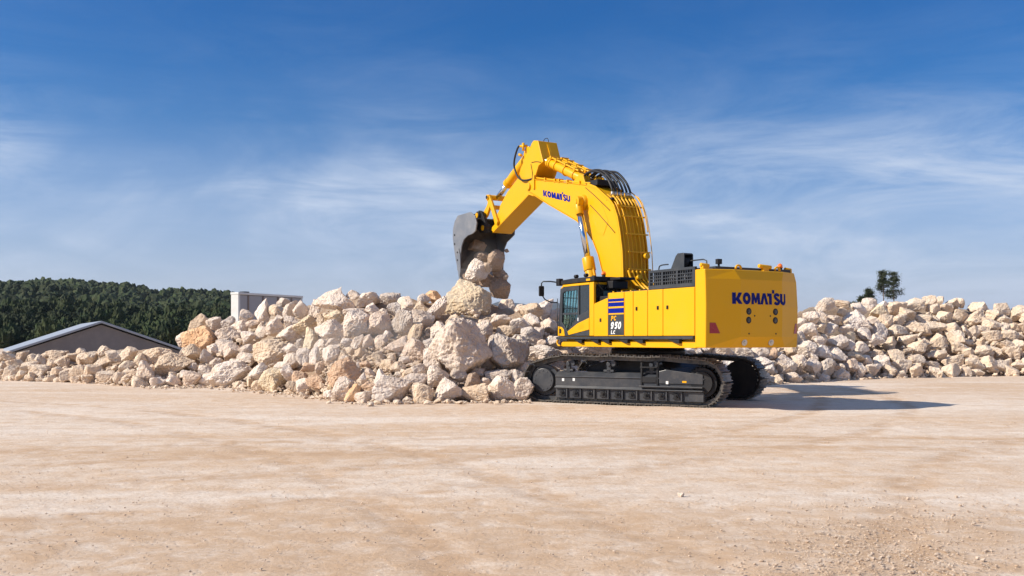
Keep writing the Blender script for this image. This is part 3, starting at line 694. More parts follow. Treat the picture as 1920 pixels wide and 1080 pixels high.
for k, y in enumerate((.34, .20, .06, -.08, -.22, -.36)):            # flexible ends at the foot
    g = MB(); g.tube(spline([(.50-.02*k, y, 3.85), (.40, y-.02, 3.62), (.22, y-.10, 3.40), (.02, y-.12, 3.25), (-.10, y-.12, 3.0)], 6), .036, 8); up(g, 'pipe_bend', YEL, boom)
up(MB().cyl((.38, .1, 3.62), (.25, .1, 3.66), .07, 14), 'valve_block', YEL, boom); up(MB().cyl((.50, -.3, 4.3), (.38, -.3, 4.3), .09, 14), 'valve_block', YEL, boom)
# black hoses from boom back to arm cylinders
for k, y in enumerate((.34, .22, .08, -.06, -.20, -.34)):
    x1, z1 = 1.50-.03*(k % 2), 6.42; dd = .05*(k % 2)
    h = up(MB().tube(spline([(3.0, y*.8, 6.98), (2.55, y, 7.10+dd), (2.0, y, 7.02+dd), (1.55, y, 6.74), (1.32, y, 6.42), (1.30, y, 6.30)], 7), .036, 9), 'hydraulic_hose', BLACK, boom)
    up(MB().cyl((1.30, y, 6.32), (1.30, y, 6.20), .045, 8).cyl((3.02, y*.8, 6.96), (2.90, y*.84, 7.02), .045, 8), 'hose_fitting', BRASS, h)
    up(MB().tube(spline([(1.30, y, 6.22), (1.22, y, 6.14), (1.08, y*.98, 6.02), (.97, y, 5.86)], 4), .032, 8), 'hydraulic_pipe', YEL, boom)
g = MB(); g.box(1.16, 1.45, -.46, .46, 6.05, 6.12); g.box(2.0, 2.9, -.40, .40, 6.62, 6.80); up(g, 'hose_manifold', BLACK, boom, .01)
# pipes along the boom top towards the arm
for y in (.40, .33):
    up(MB().tube(spline([(2.35, y, 6.72), (3.3, y, 6.90), (4.75, y, 7.19), (5.65, y, 7.38)], 6), .028, 8), 'hydraulic_pipe', YEL, boom)
for x, z in ((5.62, 7.37), (4.95, 7.22), (4.35, 7.10), (4.1, 7.05), (3.6, 6.95), (2.9, 6.81)):
    up(MB().box(x-.03, x+.03, .28, .475, z-.07, z+.06), 'pipe_clamp', YEL, boom, .004)
up(MB().box(5.58, 5.68, .44, .50, 6.98, 7.46), 'hose_bracket', YEL, boom, .01)
# --- arm (stick)
arm_prof = [(5.93, 8.62), (5.80, 8.70), (5.50, 8.64), (5.34, 8.25), (5.17, 7.86), (5.42, 7.78), (5.66, 7.42), (5.75, 6.75), (6.13, 6.85), (8.66, 5.80), (8.78, 5.88), (8.74, 6.00), (8.28, 6.20), (8.15, 6.72), (7.61, 7.15), (6.83, 7.56), (6.66, 7.88), (6.12, 8.38)]
AH = .39
arm = inset_prism(arm_prof, AH, 'arm', YEL, .018)
flange([(5.42, 7.78), (5.66, 7.42), (5.78, 6.74)], .02, AH+.02, 'rear_flange', arm)
flange([(6.13, 6.84), (8.66, 5.79)], -.02, AH+.02, 'underside_flange', arm)
up(MB().prism([(5.50, 8.55), (5.32, 8.22), (5.18, 7.92), (5.16, 7.90), (5.30, 8.26), (5.47, 8.58)], -.05, .05), 'centre_rib', YEL, arm)
up(MB().cyl((6.0, -BH-.05, 7.12), (6.0, BH+.06, 7.12), .13, 24), 'arm_pivot_pin', YEL, arm, .01)
up(MB().tube(spline([(5.9, AH+.012, 7.95), (5.6, AH+.012, 7.93), (5.3, AH+.012, 7.86)], 4), .012, 6), 'grease_line', BLACK, arm)
up(MB().tube(spline([(5.95, AH+.012, 7.9), (5.85, AH+.012, 7.6), (5.86, AH+.012, 7.36)], 4), .010, 6), 'grease_line', BLACK, arm)
# arm cylinders
for y in (.22, -.22):
    p1 = Vector((5.42, y, 8.0)); p0 = Vector((2.95, y, 6.93)); d = (p1-p0).normalized(); mid = p0+d*2.28
    g = MB(); g.cyl(p0+d*.1, mid, .155, 24); g.cyl(mid-d*.1, mid, .175, 24); g.cyl((2.95, y-.12, 6.93), (2.95, y+.12, 6.93), .17, 20)
    for s_ in (-.1, .1):
        n_ = Vector((-d.z, 0, d.x)); g.tube([p0+d*.3+n_*.21+Vector((0, s_, 0)), mid-d*.3+n_*.21+Vector((0, s_, 0)), mid-d*.15+n_*.1+Vector((0, s_, 0))], .03, 8)
    for t in (.5, 1.1, 1.7, 2.05): g.cyl(p0+d*t, p0+d*(t+.05), .185, 20); n_ = Vector((-d.z, 0, d.x)); q = p0+d*t+n_*.21; g.box(q.x-.03, q.x+.05, y-.15, y+.15, q.z-.04, q.z+.05)
    c = up(g, 'arm_cylinder', YEL, bevel=.006); up(MB().cyl(mid, p1, .085, 18), 'cylinder_rod', CHROME, c)
    up(MB().cyl((p1.x, y-.1, p1.z), (p1.x, y+.1, p1.z), .14, 18), 'rod_eye', YEL, c)
g = MB()
for y in (-.42, .36): g.prism([(2.55, 6.60), (2.75, 7.02), (2.95, 7.10), (3.12, 7.02), (3.45, 6.80)], y, y+.06)
up(g, 'arm_cylinder_bracket', YEL, boom, .01)
# bucket cylinder with its bracket on the arm
p1 = Vector((6.35, .1, 8.42)); p0 = Vector((8.88, .1, 7.10)); d = (p0-p1).normalized(); mid = p1+d*1.95
g = MB(); g.cyl(p1+d*.1, mid, .17, 24); g.cyl(mid-d*.15, mid, .19, 24); g.cyl((p1.x, -.05, p1.z), (p1.x, .25, p1.z), .16, 18)
n_ = Vector((d.z, 0, -d.x))
if n_.z < 0: n_ = -n_
g.tube([p1+d*.2+n_*.22, mid-d*.3+n_*.22, mid-d*.15+n_*.1], .03, 8)
c = up(g, 'bucket_cylinder', YEL, bevel=.006); up(MB().cyl(mid, p0, .09, 18), 'cylinder_rod', CHROME, c)
g = MB()
for y in (-.14, .26): g.prism([(6.05, 8.38), (6.20, 8.58), (6.42, 8.58), (6.55, 8.38), (6.6, 7.95), (6.2, 8.1)], y, y+.07)
up(g, 'cylinder_bracket', YEL, arm, .01)
g = MB(); g.tube(spline([(6.52, .42, 8.62), (6.66, .48, 8.62), (6.86, .5, 8.30), (6.92, .5, 7.98), (6.72, .5, 7.62), (6.45, .48, 7.42), (6.1, .46, 7.36), (5.72, .44, 7.36)], 7), .034, 9); hs_ = up(g, 'hydraulic_hose', BLACK, arm)
up(MB().cyl((6.42, .42, 8.45), (6.42, .42, 8.72), .05, 12).cyl((6.35, .30, 8.62), (6.55, .48, 8.62), .045, 12).cyl((6.55, .42, 8.30), (6.70, .42, 8.36), .05, 12), 'hose_elbow', YEL, arm)
up(MB().tube(spline([(5.75, 0, 8.66), (5.7, 0, 8.76), (5.5, 0, 8.76), (5.42, 0, 8.62)], 5), .012, 6), 'lifting_loop', BLACK, arm)
# linkage
for y in (AH+.01, -AH-.10):
    up(MB().prism([(8.72, 7.10), (8.80, 7.22), (8.95, 7.22), (9.02, 7.08), (8.72, 6.75), (8.42, 6.2), (8.36, 6.06), (8.22, 6.02), (8.14, 6.14), (8.22, 6.28), (8.55, 6.85)], y, y+.09), 'guide_link', YEL, bevel=.012)
g = MB()
for y in (.26, -.36): g.prism([(8.80, 7.18), (9.0, 7.18), (9.20, 6.85), (9.58, 6.56), (9.56, 6.40), (9.40, 6.36), (9.20, 6.48), (8.98, 6.78)], y, y+.10)
g.box(8.95, 9.15, -.3, .3, 6.72, 6.86); g.cyl((8.88, -AH-.14, 7.12), (8.88, AH+.14, 7.12), .10, 20)
up(g, 'bucket_link', YEL, bevel=.012)
up(MB().cyl((8.88, AH+.105, 7.12), (8.88, AH+.15, 7.12), .07, 16), 'pin_cap', BLACK)
# --- bucket
bo = [(8.88, 6.12), (9.02, 6.42), (9.40, 6.60), (10.42, 6.58), (10.68, 6.38), (10.82, 6.10), (10.84, 5.75), (10.74, 5.35), (10.60, 4.92), (10.42, 4.50), (10.32, 4.28)]
bi_mouth = [(10.22, 4.50), (10.20, 5.05), (10.10, 5.38), (9.92, 5.60), (9.62, 5.72), (9.20, 5.76), (8.98, 5.84)]
BW = .97
side = bo+bi_mouth
bk = MB(); bk.prism(side, BW-.05, BW); bk.prism([(9.30, 6.20)]+side[2:-2]+[(9.34, 5.84)], -BW, -BW+.05)
sh = [(9.20, 6.30)]+bo[3:]
# outer shell plate with thickness
shp = [(9.30, 6.38), (10.38, 6.54), (10.64, 6.34), (10.78, 6.08), (10.80, 5.75), (10.70, 5.35), (10.56, 4.92), (10.38, 4.48), (10.28, 4.24)]
inn = off(shp, -.06)
if inn[2][0] > shp[2][0]: inn = off(shp, .06)
bk.prism(shp+inn[::-1], -BW+.05, BW-.05)
bucket = up(bk, 'bucket', BUCK, bevel=.012)
up(MB().prism([(x-.0, z) for x, z in [(p[0]*.995+.04, p[1]) for p in inn]]+[(p[0]*.995+.0, p[1]-.0) for p in off(inn, .02 if inn[2][0] < shp[2][0] else -.02)][::-1], -BW+.052, BW-.052), 'bucket_lining', BUCKIN, bucket)
# hinge ears
for y in (AH+.04, -AH-.16):
    up(MB().prism([(8.85, 5.92), (8.92, 6.10), (9.25, 6.62), (9.48, 6.70), (9.62, 6.62), (10.1, 6.60), (10.2, 6.40), (9.4, 5.85), (9.15, 5.80), (8.95, 5.80)], y, y+.12), 'hinge_ear', BLACK, bucket, .015)
    for px_, pz_ in ((9.02, 5.98), (9.48, 6.50)):
        ph = up(MB().cyl((px_, y+.06-.13, pz_), (px_, y+.06+.13, pz_), .155, 24), 'pin_housing', BLACK, bucket, .01)
        up(MB().cyl((px_, y+.06+.132, pz_), (px_, y+.06+.16, pz_), .10, 20), 'yellow_pin_cap', YEL, bucket)
up(MB().box(9.34, 9.7, -BW+.051, -AH-.165, 5.88, 6.35), 'side_shroud', BLACK, bucket, .03)
# wear plates and lip, teeth, side cutter
for y in (-.8, -.4, 0, .4, .8):
    p = off(shp, .02 if inn[2][0] < shp[2][0] else -.02)
    wp = shp[3:-1]; pp = off(shp, .035 if inn[2][0] > shp[2][0] else -.035)[3:-1]
    up(MB().prism(wp+pp[::-1], y-.09, y+.09), 'wear_strip', BUCK, bucket)
up(MB().prism([(10.40, 4.52), (10.30, 4.12), (10.22, 4.10), (10.20, 4.2), (10.24, 4.52)], -BW-.01, BW+.01), 'cutting_lip', BUCK, bucket, .01)
for k in range(5):
    y = -BW+.12+k*(2*BW-.24)/4
    up(MB().prism([(10.38, 4.34), (10.28, 4.05), (10.17, 3.82), (10.13, 3.83), (10.15, 4.1), (10.18, 4.34)], y-.11, y+.11), 'bucket_tooth', BUCK, bucket, .015)
up(MB().prism([(10.46, 5.2), (10.40, 4.5), (10.18, 4.2), (10.12, 4.45), (10.16, 5.0), (10.28, 5.3)], BW+.001, BW+.035), 'side_cutter', BUCK, bucket, .008)
for x, z in ((10.36, 5.15), (10.36, 4.85), (10.66, 5.85), (10.66, 5.5)):
    up(MB().cyl((x, BW+.03 if x < 10.5 else BW, z), (x, BW+.05 if x < 10.5 else BW+.02, z), .035, 10), 'cutter_bolt', BLACK, bucket)

# ------------------------------------------------------------------ stone tools
def h3(ix, iy, iz, seed):
    n_ = (ix*374761393+iy*668265263+iz*1274126177+seed*974634777) & 0x7fffffff
    n_ = ((n_ ^ (n_ >> 13))*1274126177) & 0x7fffffff
    return ((n_ ^ (n_ >> 16)) & 0xffff)/65535.0
def vnoise(p, seed):
    i = np.floor(p).astype(np.int64); f_ = p-i; f_ = f_*f_*(3-2*f_); r = 0
    for dx in (0, 1):
        for dy in (0, 1):
            for dz in (0, 1):
                w_ = (f_[:, 0] if dx else 1-f_[:, 0])*(f_[:, 1] if dy else 1-f_[:, 1])*(f_[:, 2] if dz else 1-f_[:, 2])
                r = r+w_*h3(i[:, 0]+dx, i[:, 1]+dy, i[:, 2]+dz, seed)
    return r*2-1
ICO = {}
def ico(k):
    if k not in ICO:
        bm = bmesh.new(); bmesh.ops.create_icosphere(bm, subdivisions=k, radius=1)
        ICO[k] = (np.array([v_.co[:] for v_ in bm.verts]), np.array([[v_.index for v_ in f_.verts] for f_ in bm.faces])); bm.free()
    return ICO[k]
def rock_shape(seed, k, rough=1.0, nplanes=None):
    U, F = ico(k); U = U/np.linalg.norm(U, axis=1)[:, None]; rg = np.random.default_rng(seed)
    m_ = nplanes or rg.integers(6, 15); N_ = rg.normal(size=(m_, 3)); N_ /= np.linalg.norm(N_, axis=1)[:, None]
    ax = np.array([[1,0,0],[-1,0,0],[0,1,0],[0,-1,0],[0,0,1],[0,0,-1]]); ax = ax+rg.normal(size=ax.shape)*.42; ax /= np.linalg.norm(ax, axis=1)[:, None]
    N_ = np.vstack([N_, ax]); d_ = rg.uniform(.66, 1.0, len(N_)); d_[-6:] = rg.uniform(.78, 1.02, 6)
    q = np.maximum(U@N_.T, 0)/d_; pw = rg.uniform(12, 48); r = (np.sum(q**pw, axis=1))**(-1/pw)
    V = U*r[:, None]
    o = rg.uniform(-50, 50, 3)
    a = .075*vnoise(V*1.9+o, seed)+.045*vnoise(V*4.1+o, seed+1)+.05*(1-2*np.abs(vnoise(V*6.5+o, seed+2)))+.034*(1-2*np.abs(vnoise(V*13+o, seed+3)))
    if k >= 4: a = a+.022*vnoise(V*27+o, seed+4)
    V = V*(1+a*rough)[:, None]
    V /= np.abs(V).max(axis=0)
    return V, F
def np_mesh(name, V, F, material, smooth=True):
    me = bpy.data.meshes.new(name); me.vertices.add(len(V)); me.vertices.foreach_set('co', V.astype(np.float32).ravel())
    me.loops.add(F.size); me.loops.foreach_set('vertex_index', F.astype(np.int32).ravel())
    me.polygons.add(len(F)); me.polygons.foreach_set('loop_start', np.arange(0, F.size, 3, dtype=np.int32))
    me.polygons.foreach_set('use_smooth', np.full(len(F), smooth)); me.update(calc_edges=True); me.materials.append(material); return me
def rotm(rx, ry, rz): return np.array((Matrix.Rotation(rz, 3, 'Z') @ Matrix.Rotation(ry, 3, 'Y') @ Matrix.Rotation(rx, 3, 'X')))

# colour tints multiply the limestone
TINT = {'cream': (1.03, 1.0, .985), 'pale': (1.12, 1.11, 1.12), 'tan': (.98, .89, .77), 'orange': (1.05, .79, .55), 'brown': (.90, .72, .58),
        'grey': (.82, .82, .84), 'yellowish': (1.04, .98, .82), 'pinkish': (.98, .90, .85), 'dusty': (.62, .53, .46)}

# heap surface depth for a picture height, left heap: foot distance depends on x, slope .40
def foot_left(px):
    return float(np.interp(px, [-200, 120, 258, 400, 500, 600, 650, 740, 1000, 1060], [44, 39, 35.4, 35, 31.8, 28.9, 26.7, 26.2, 26.9, 29]))
def depth_left(px, py, m_=.42):
    Db = foot_left(px); k = (py-HOR)/FPX
    D = (EYE+m_*Db)/max(m_+k, .05); return max(D, Db)
def depth_right(px, py, m_=.55):
    Db = float(np.interp(px, [1060, 1200, 1440, 1662, 1800, 2100], [33.5, 34.5, 36.8, 43.2, 45, 47])); k = (py-HOR)/FPX
    return max((EYE+m_*Db)/max(m_+k, .05), Db)
def world(px, py, D): return np.array([(px-960)/FPX*D, D, EYE+(HOR-py)/FPX*D])

rng = random.Random(7)
ROCKS = []       # dicts: px, py, w, h (source pixels), tilt, tint, depth, label or None
def R(px, py, w_, h_, tilt=0, c='cream', label=None, D=None, short=None, side='L'):
    ROCKS.append(dict(px=px, py=py, w=w_, h=h_, t=tilt, c=c, label=label, D=D, short=short, side=side))
# --- left end of the heap
R(262, 672, 22, 34, 10, 'tan'); R(293, 665, 56, 34, 12, 'tan', 'tan brown block above the long slab at the far left end of the heap', short='the far left brown block')
R(320, 687, 80, 46, 24, 'tan', 'long tan slab tilted up to the right at the far left of the heap', short='the long tilted slab')
R(272, 702, 30, 40, 35, 'cream'); R(361, 688, 18, 15); R(347, 702, 20, 15); R(323, 713, 24, 22); R(387, 695, 26, 20); R(300, 716, 22, 14)
R(371, 609, 42, 30, 30, 'tan', 'tan boulder on the left shoulder of the heap against the dark woods', short='the left shoulder boulder')
R(402.5, 609, 28, 27, 0, 'cream'); R(377, 641, 58, 50, 25, 'orange', 'bright orange angular boulder high on the left shoulder of the heap', short='the bright orange boulder')
R(363, 664, 34, 30, -30, 'tan'); R(384, 671, 30, 30, 0, 'cream'); R(345, 661, 18, 24); R(429, 629, 52, 32, -8, 'cream'); R(422, 646, 32, 28, 5)
R(404.5, 656, 30, 32, 30, 'cream'); R(427, 605, 26, 20, 10); R(461, 593, 26, 24, 0, 'cream', 'rounded cream boulder standing in front of the grey steel box', short='the boulder before the steel box')
R(452, 613, 38, 24, 20); R(467, 634, 44, 26, 5); R(434, 659, 36, 34, 35, 'pinkish'); R(464, 673, 36, 22, 0, 'cream')
R(507, 657, 60, 54, 20, 'tan', 'big egg shaped tan boulder with an ochre face, left part of the heap', short='the egg shaped boulder')
R(494, 587, 32, 46, 5, 'pale', 'upright white boulder overlapping the steel box', short='the upright white boulder'); R(518, 582, 25, 28, 20, 'tan'); R(533, 567, 26, 18)
R(543, 584, 34, 32, 10, 'cream'); R(563, 582, 30, 34, 10, 'cream'); R(543, 604, 30, 26, 25); R(575, 613, 50, 38, 5, 'yellowish', 'greenish yellow cream boulder below the crest right of the steel box', short='the yellowish boulder')
R(547, 628, 46, 32, 0, 'cream'); R(513, 617, 34, 36, 0, 'cream'); R(584, 635, 32, 40, 10, 'yellowish'); R(546, 653, 30, 24, 0, 'cream'); R(570, 668, 28, 36, 0, 'cream')
R(491, 624, 30, 22, 15); R(463, 656, 28, 20); R(406, 681, 30, 24, 15, 'cream'); R(434, 701, 80, 46, 14, 'pale', 'broad white flat topped slab low on the left side of the heap', short='the broad white slab')
R(467, 713, 24, 23, 0, 'tan'); R(447, 681, 30, 20, 0, 'pale')
# --- crest
R(591, 575, 32, 42, 5, 'cream'); R(634, 568, 78, 56, -12, 'cream', 'largest pyramid shaped boulder on the crest of the heap, left of centre', short='the pyramid boulder on the crest')
R(663, 554, 28, 18); R(694, 561, 44, 30, 0, 'cream'); R(731, 562, 36, 24, 0, 'grey'); R(697, 579, 26, 22, 0, 'pale'); R(629, 594, 38, 28, 10, 'yellowish')
R(621, 618, 58, 36, -5, 'pale', 'white topped wedge boulder under the pyramid boulder of the crest', short='the white topped wedge'); R(672, 607, 54, 50, 20, 'cream', 'cream block with a shaded right face in the middle of the heap', short='the shaded face block')
R(669, 586, 44, 18, 5); R(713, 607, 50, 42, 0, 'pinkish'); R(758, 609, 44, 50, 0, 'grey', 'tall grey cream boulder right of the middle, below the crest', short='the tall grey boulder')
R(740, 579, 26, 26, 0, 'grey'); R(763, 571, 36, 32, 0, 'cream'); R(787, 577, 36, 24, 0, 'tan'); R(792, 561, 28, 18); R(811, 556, 28, 24, 20, 'orange', 'small rusty orange rock on the crest beside a pale slab', short='the rusty crest rock')
R(822, 577, 48, 60, -20, 'cream', 'large smooth pale slab leaning against the pitted yellow boulder', short='the leaning pale slab'); R(792, 599, 44, 38, -10, 'cream'); R(780, 621, 44, 34, 10, 'tan')
R(671, 643, 24, 28); R(692, 643, 22, 28); R(713, 642, 26, 28, 0, 'cream'); R(740, 653, 40, 42, 0, 'pinkish'); R(778, 658, 50, 52, 0, 'pinkish', 'rounded pinkish boulder left of the huge cracked one', short='the rounded pinkish boulder')
R(622, 668, 38, 38, 20, 'cream'); R(591, 669, 20, 36, -5, 'pale'); R(627, 645, 30, 20); R(657, 658, 24, 16, 0, 'tan'); R(678, 661, 24, 17, 0, 'tan')
R(705, 668, 30, 20, 0, 'tan'); R(650, 640, 26, 20, 0, 'cream')
# --- low front left
R(514, 715, 56, 44, 15, 'yellowish', 'yellow tan boulder on the bare ground at the foot of the left heap', short='the yellow tan foot boulder'); R(540, 702, 32, 32, -30, 'pale'); R(527, 687, 26, 20)
R(643, 701, 60, 48, 20, 'brown', 'rusty brown boulder half buried in dirt low in the heap', short='the rusty brown boulder'); R(598, 718, 42, 34, 0, 'brown'); R(646, 733, 38, 46, -15, 'cream', 'upright cream stone at the foot in front of the rusty boulder', short='the upright foot stone')
R(663, 738, 22, 36, -20, 'orange'); R(684, 746, 36, 22, 0, 'cream'); R(690, 727, 36, 22, 10, 'brown'); R(617, 739, 26, 20, 10, 'pale'); R(680, 711, 16, 20, 0, 'cream'); R(707, 745, 22, 24, 0, 'grey')
R(560, 706, 30, 22, 0, 'brown'); R(578, 690, 26, 18, 0, 'brown')
# --- huge ones and front row
R(884, 568, 94, 76, -8, 'yellowish', 'huge pitted yellow cream boulder directly under the bucket', D=34.0, short='the huge pitted boulder')
R(950, 578, 42, 32, -10, 'cream', D=35.0); R(937, 599, 38, 32, 15, 'cream'); R(968, 607, 38, 34, 30, 'cream'); R(996, 583, 42, 26, 0, 'tan'); R(1022, 580, 34, 44, -45, 'pale', 'pointed pale rock leaning on the crest just left of the cab mirror', short='the pointed pale rock')
R(1038, 592, 32, 34, 0, 'cream'); R(997, 603, 34, 28, -20, 'cream'); R(1030, 612, 44, 28, -10, 'cream'); R(948, 619, 36, 22, 0, 'tan')
R(865, 651, 104, 94, -15, 'cream', 'huge craggy cracked boulder in the middle front of the heap', D=28.6, short='the huge craggy boulder'); R(907, 618, 56, 36, -5, 'cream'); R(824, 625, 46, 34, 45, 'cream')
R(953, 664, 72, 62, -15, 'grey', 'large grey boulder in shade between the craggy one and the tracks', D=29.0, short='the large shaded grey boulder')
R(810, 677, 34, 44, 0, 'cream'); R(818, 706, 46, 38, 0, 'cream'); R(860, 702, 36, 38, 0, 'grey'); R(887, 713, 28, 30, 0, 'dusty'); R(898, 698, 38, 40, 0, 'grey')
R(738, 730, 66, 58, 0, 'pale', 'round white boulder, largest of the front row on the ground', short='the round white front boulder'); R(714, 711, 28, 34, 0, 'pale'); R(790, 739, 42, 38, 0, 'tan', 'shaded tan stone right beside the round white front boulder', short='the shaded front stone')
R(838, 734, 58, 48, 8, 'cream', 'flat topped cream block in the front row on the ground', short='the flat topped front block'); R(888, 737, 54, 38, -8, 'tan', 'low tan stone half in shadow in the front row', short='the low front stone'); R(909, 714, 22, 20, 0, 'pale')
R(941, 732, 56, 48, -15, 'pale', 'angular white topped boulder, second in the front row from the tracks', short='the white topped front boulder'); R(981, 733, 40, 46, -20, 'cream', 'upright cream block touching the front end of the tracks', short='the block touching the tracks')
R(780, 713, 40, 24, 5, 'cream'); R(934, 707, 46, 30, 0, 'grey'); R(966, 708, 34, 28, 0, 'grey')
R(1022, 660, 66, 30, -10, 'pale', 'long pale slab lying behind the front end of the tracks', D=30.5, short='the slab behind the tracks'); R(996, 629, 42, 30, -15, 'grey', D=31.5); R(978, 643, 24, 26, 0, 'cream', D=31); R(1011, 622, 22, 20, -30, 'pale'); R(1036, 640, 26, 20, 0, 'pale', D=31.5)
R(1060, 632, 40, 36, 0, 'grey', D=33); R(1055, 604, 40, 34, 0, 'cream', D=36)
R(1100, 655, 80, 30, 0, 'cream', 'pale slab seen through the gap under the cab', D=33.0, short='the slab under the cab'); R(745, 690, 30, 22, 0, 'tan'); R(765, 699, 26, 18, 0, 'tan'); R(727, 682, 30, 22, 0, 'tan')
# --- spill out of the bucket
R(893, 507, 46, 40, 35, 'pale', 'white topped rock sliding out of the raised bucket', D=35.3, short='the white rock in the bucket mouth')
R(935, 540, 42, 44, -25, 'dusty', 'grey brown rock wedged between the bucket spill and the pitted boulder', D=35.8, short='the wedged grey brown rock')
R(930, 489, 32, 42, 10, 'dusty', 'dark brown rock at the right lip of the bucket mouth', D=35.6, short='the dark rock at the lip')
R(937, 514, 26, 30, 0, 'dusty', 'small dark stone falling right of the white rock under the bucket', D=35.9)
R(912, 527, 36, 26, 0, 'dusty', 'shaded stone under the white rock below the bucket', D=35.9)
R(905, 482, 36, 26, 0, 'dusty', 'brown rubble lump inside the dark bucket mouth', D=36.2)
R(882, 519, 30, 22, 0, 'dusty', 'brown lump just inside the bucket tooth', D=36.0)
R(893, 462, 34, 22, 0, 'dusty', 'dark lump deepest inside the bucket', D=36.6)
# --- right heap
def Q(*a, **k): R(*a, side='R', **k)
Q(1603, 600, 50, 36, 0, c='pale', label='tall white peaked boulder on the right heap', short='the white peaked boulder')
Q(1548, 573, 36, 26, 10, label='rounded boulder at the left crest of the right heap', short='the left crest boulder of the right heap'); Q(1579, 570, 34, 20, 0, c='tan')
Q(1563, 597, 26, 26); Q(1500, 605, 30, 26); Q(1521, 596, 30, 26, 10); Q(1515, 618, 34, 26); Q(1495, 635, 30, 30, c='grey')
Q(1568, 643, 42, 30, -10, label='wide cream block in the middle of the right heap', short='the wide middle block'); Q(1536, 640, 28, 30, 10); Q(1568, 665, 38, 26); Q(1512, 655, 34, 30)
Q(1471, 684, 40, 40, 20, label='large cream boulder low in the right heap just right of the tracks', short='the large boulder right of the tracks'); Q(1497, 683, 28, 34, 10); Q(1523, 690, 34, 34, 5); Q(1579, 702, 26, 30, 0, c='pale', label='white upright stone at the foot of the right heap', short='the white foot stone')
Q(1458, 713, 26, 20, 0, c='tan'); Q(1485, 709, 30, 22, 10); Q(1521, 708, 26, 18, c='tan'); Q(1549, 690, 28, 34, -30, c='grey'); Q(1610, 693, 30, 30, -20); Q(1648, 625, 30, 36, -20, c='cream')
Q(1637, 640, 40, 24, 10); Q(1604, 668, 34, 20, -15, c='tan'); Q(1644, 665, 34, 24, 0, c='tan'); Q(1631, 604, 30, 24); Q(1650, 585, 36, 26, 0, c='yellowish'); Q(1632, 571, 26, 22)
Q(1424, 663, 30, 26, c='cream'); Q(1452, 662, 28, 28, c='brown'); Q(1395, 662, 34, 26, c='grey'); Q(1352, 662, 40, 24, c='cream', label='pale rock seen between counterweight and track top', short='the rock under the counterweight')
Q(1294, 658, 26, 18, c='pale'); Q(1443, 690, 20, 22, c='pale')

R(950, 470, 8, 7, 20, 'dusty', 'tiny stone falling free at the right of the bucket mouth', D=35.6)
R(948, 520, 11, 9, 40, 'tan', 'small tan stone falling right of the bucket spill', D=35.5)
R(876, 536, 12, 9, 10, 'cream', 'small cream stone dropping beside the bucket tooth', D=35.2)
R(912, 500, 18, 15, -30, 'tan', 'small brown stone falling beside the white rock of the bucket spill', D=35.1)
NHAND = len(ROCKS)
# --- fill the gaps of both heaps with smaller stones
cov = np.zeros((400, 1400), bool)                                      # 2 px cells, x from -400, y from 400
def ell(px, py, w_, h_, s=1.0):
    x0, x1 = int((px-w_/2*s+400)/2), int((px+w_/2*s+400)/2)+1; y0, y1 = int((py-h_/2*s-400)/2), int((py+h_/2*s-400)/2)+1
    ys, xs = np.mgrid[max(y0, 0):max(y1, 0), max(x0, 0):max(x1, 0)]
    m_ = (((xs*2-400-px)/(w_/2*s))**2+((ys*2+400-py)/(h_/2*s))**2) <= 1
    return ys[m_], xs[m_]
for r in ROCKS:
    a, b = ell(r['px'], r['py'], r['w'], r['h'], .92); ok = (a < 400) & (b < 1400); cov[a[ok], b[ok]] = True
def top_left(px): return float(np.interp(px, [-220, 0, 120, 200, 258, 300, 335, 350, 372, 400, 450, 480, 500, 560, 600, 640, 690, 780, 830, 880, 950, 1000, 1030, 1060], [672, 664, 656, 648, 652, 652, 668, 612, 600, 600, 592, 580, 566, 562, 556, 546, 550, 556, 550, 545, 566, 576, 566, 590]))
def bot_left(px): return HOR+FPX*EYE/foot_left(px)
def top_right(px): return float(np.interp(px, [1060, 1440, 1490, 1520, 1548, 1600, 1662, 1760, 1900, 2100], [640, 632, 594, 582, 566, 568, 562, 556, 574, 610]))
def bot_right(px): return HOR+FPX*EYE/depth_right(px, 2000)
fill = []
for size in (34, 28, 23, 19, 16):
    for k in range(2600):
        side_ = 'L' if rng.random() < .5 else 'R'
        px = rng.uniform(-150, 1065) if side_ == 'L' else rng.uniform(1062, 2060)
        tp, bt = (top_left(px), bot_left(px)) if side_ == 'L' else (top_right(px), bot_right(px))
        py = rng.uniform(tp+size*.35, bt-size*.3)
        if py > bt: continue
        if side_ == 'L' and px < 330 and size > 28: continue
        if side_ == 'R' and size > 28: continue
        w_ = size*rng.uniform(.9, 1.35); h_ = size*rng.uniform(.75, 1.05)
        a, b = ell(px, py, w_, h_, .95); ok = (a < 400) & (b < 1400); a, b = a[ok], b[ok]
        if len(a) == 0 or cov[a, b].mean() > .30: continue
        # the dirt patch in the middle of the left heap stays free of larger stones
        if side_ == 'L' and 600 < px < 760 and 655 < py < 725 and size > 17: continue
        cov[a, b] = True
        c = rng.choices(['cream', 'pale', 'tan', 'pinkish', 'grey', 'yellowish', 'brown'], [5, 2.6 if side_ == 'L' else 6.5, 2.2 if side_ == 'L' else 1, 2, 1.3, .8, .5 if side_ == 'L' else .1])[0]
        fill.append(dict(px=px, py=py, w=w_, h=h_, t=rng.uniform(-40, 40), c=c, label=None, D=None, short=None, side=side_))
inside = [r for r in fill if 262 < r['px'] < 1658]; outside = [r for r in fill if not 262 < r['px'] < 1658]
inside.sort(key=lambda r: -r['w']*r['h'])
budget = 298-NHAND
ROCKS += inside[:budget]; REST = inside[budget:]+outside
print('rocks', NHAND, len(inside), len(outside))

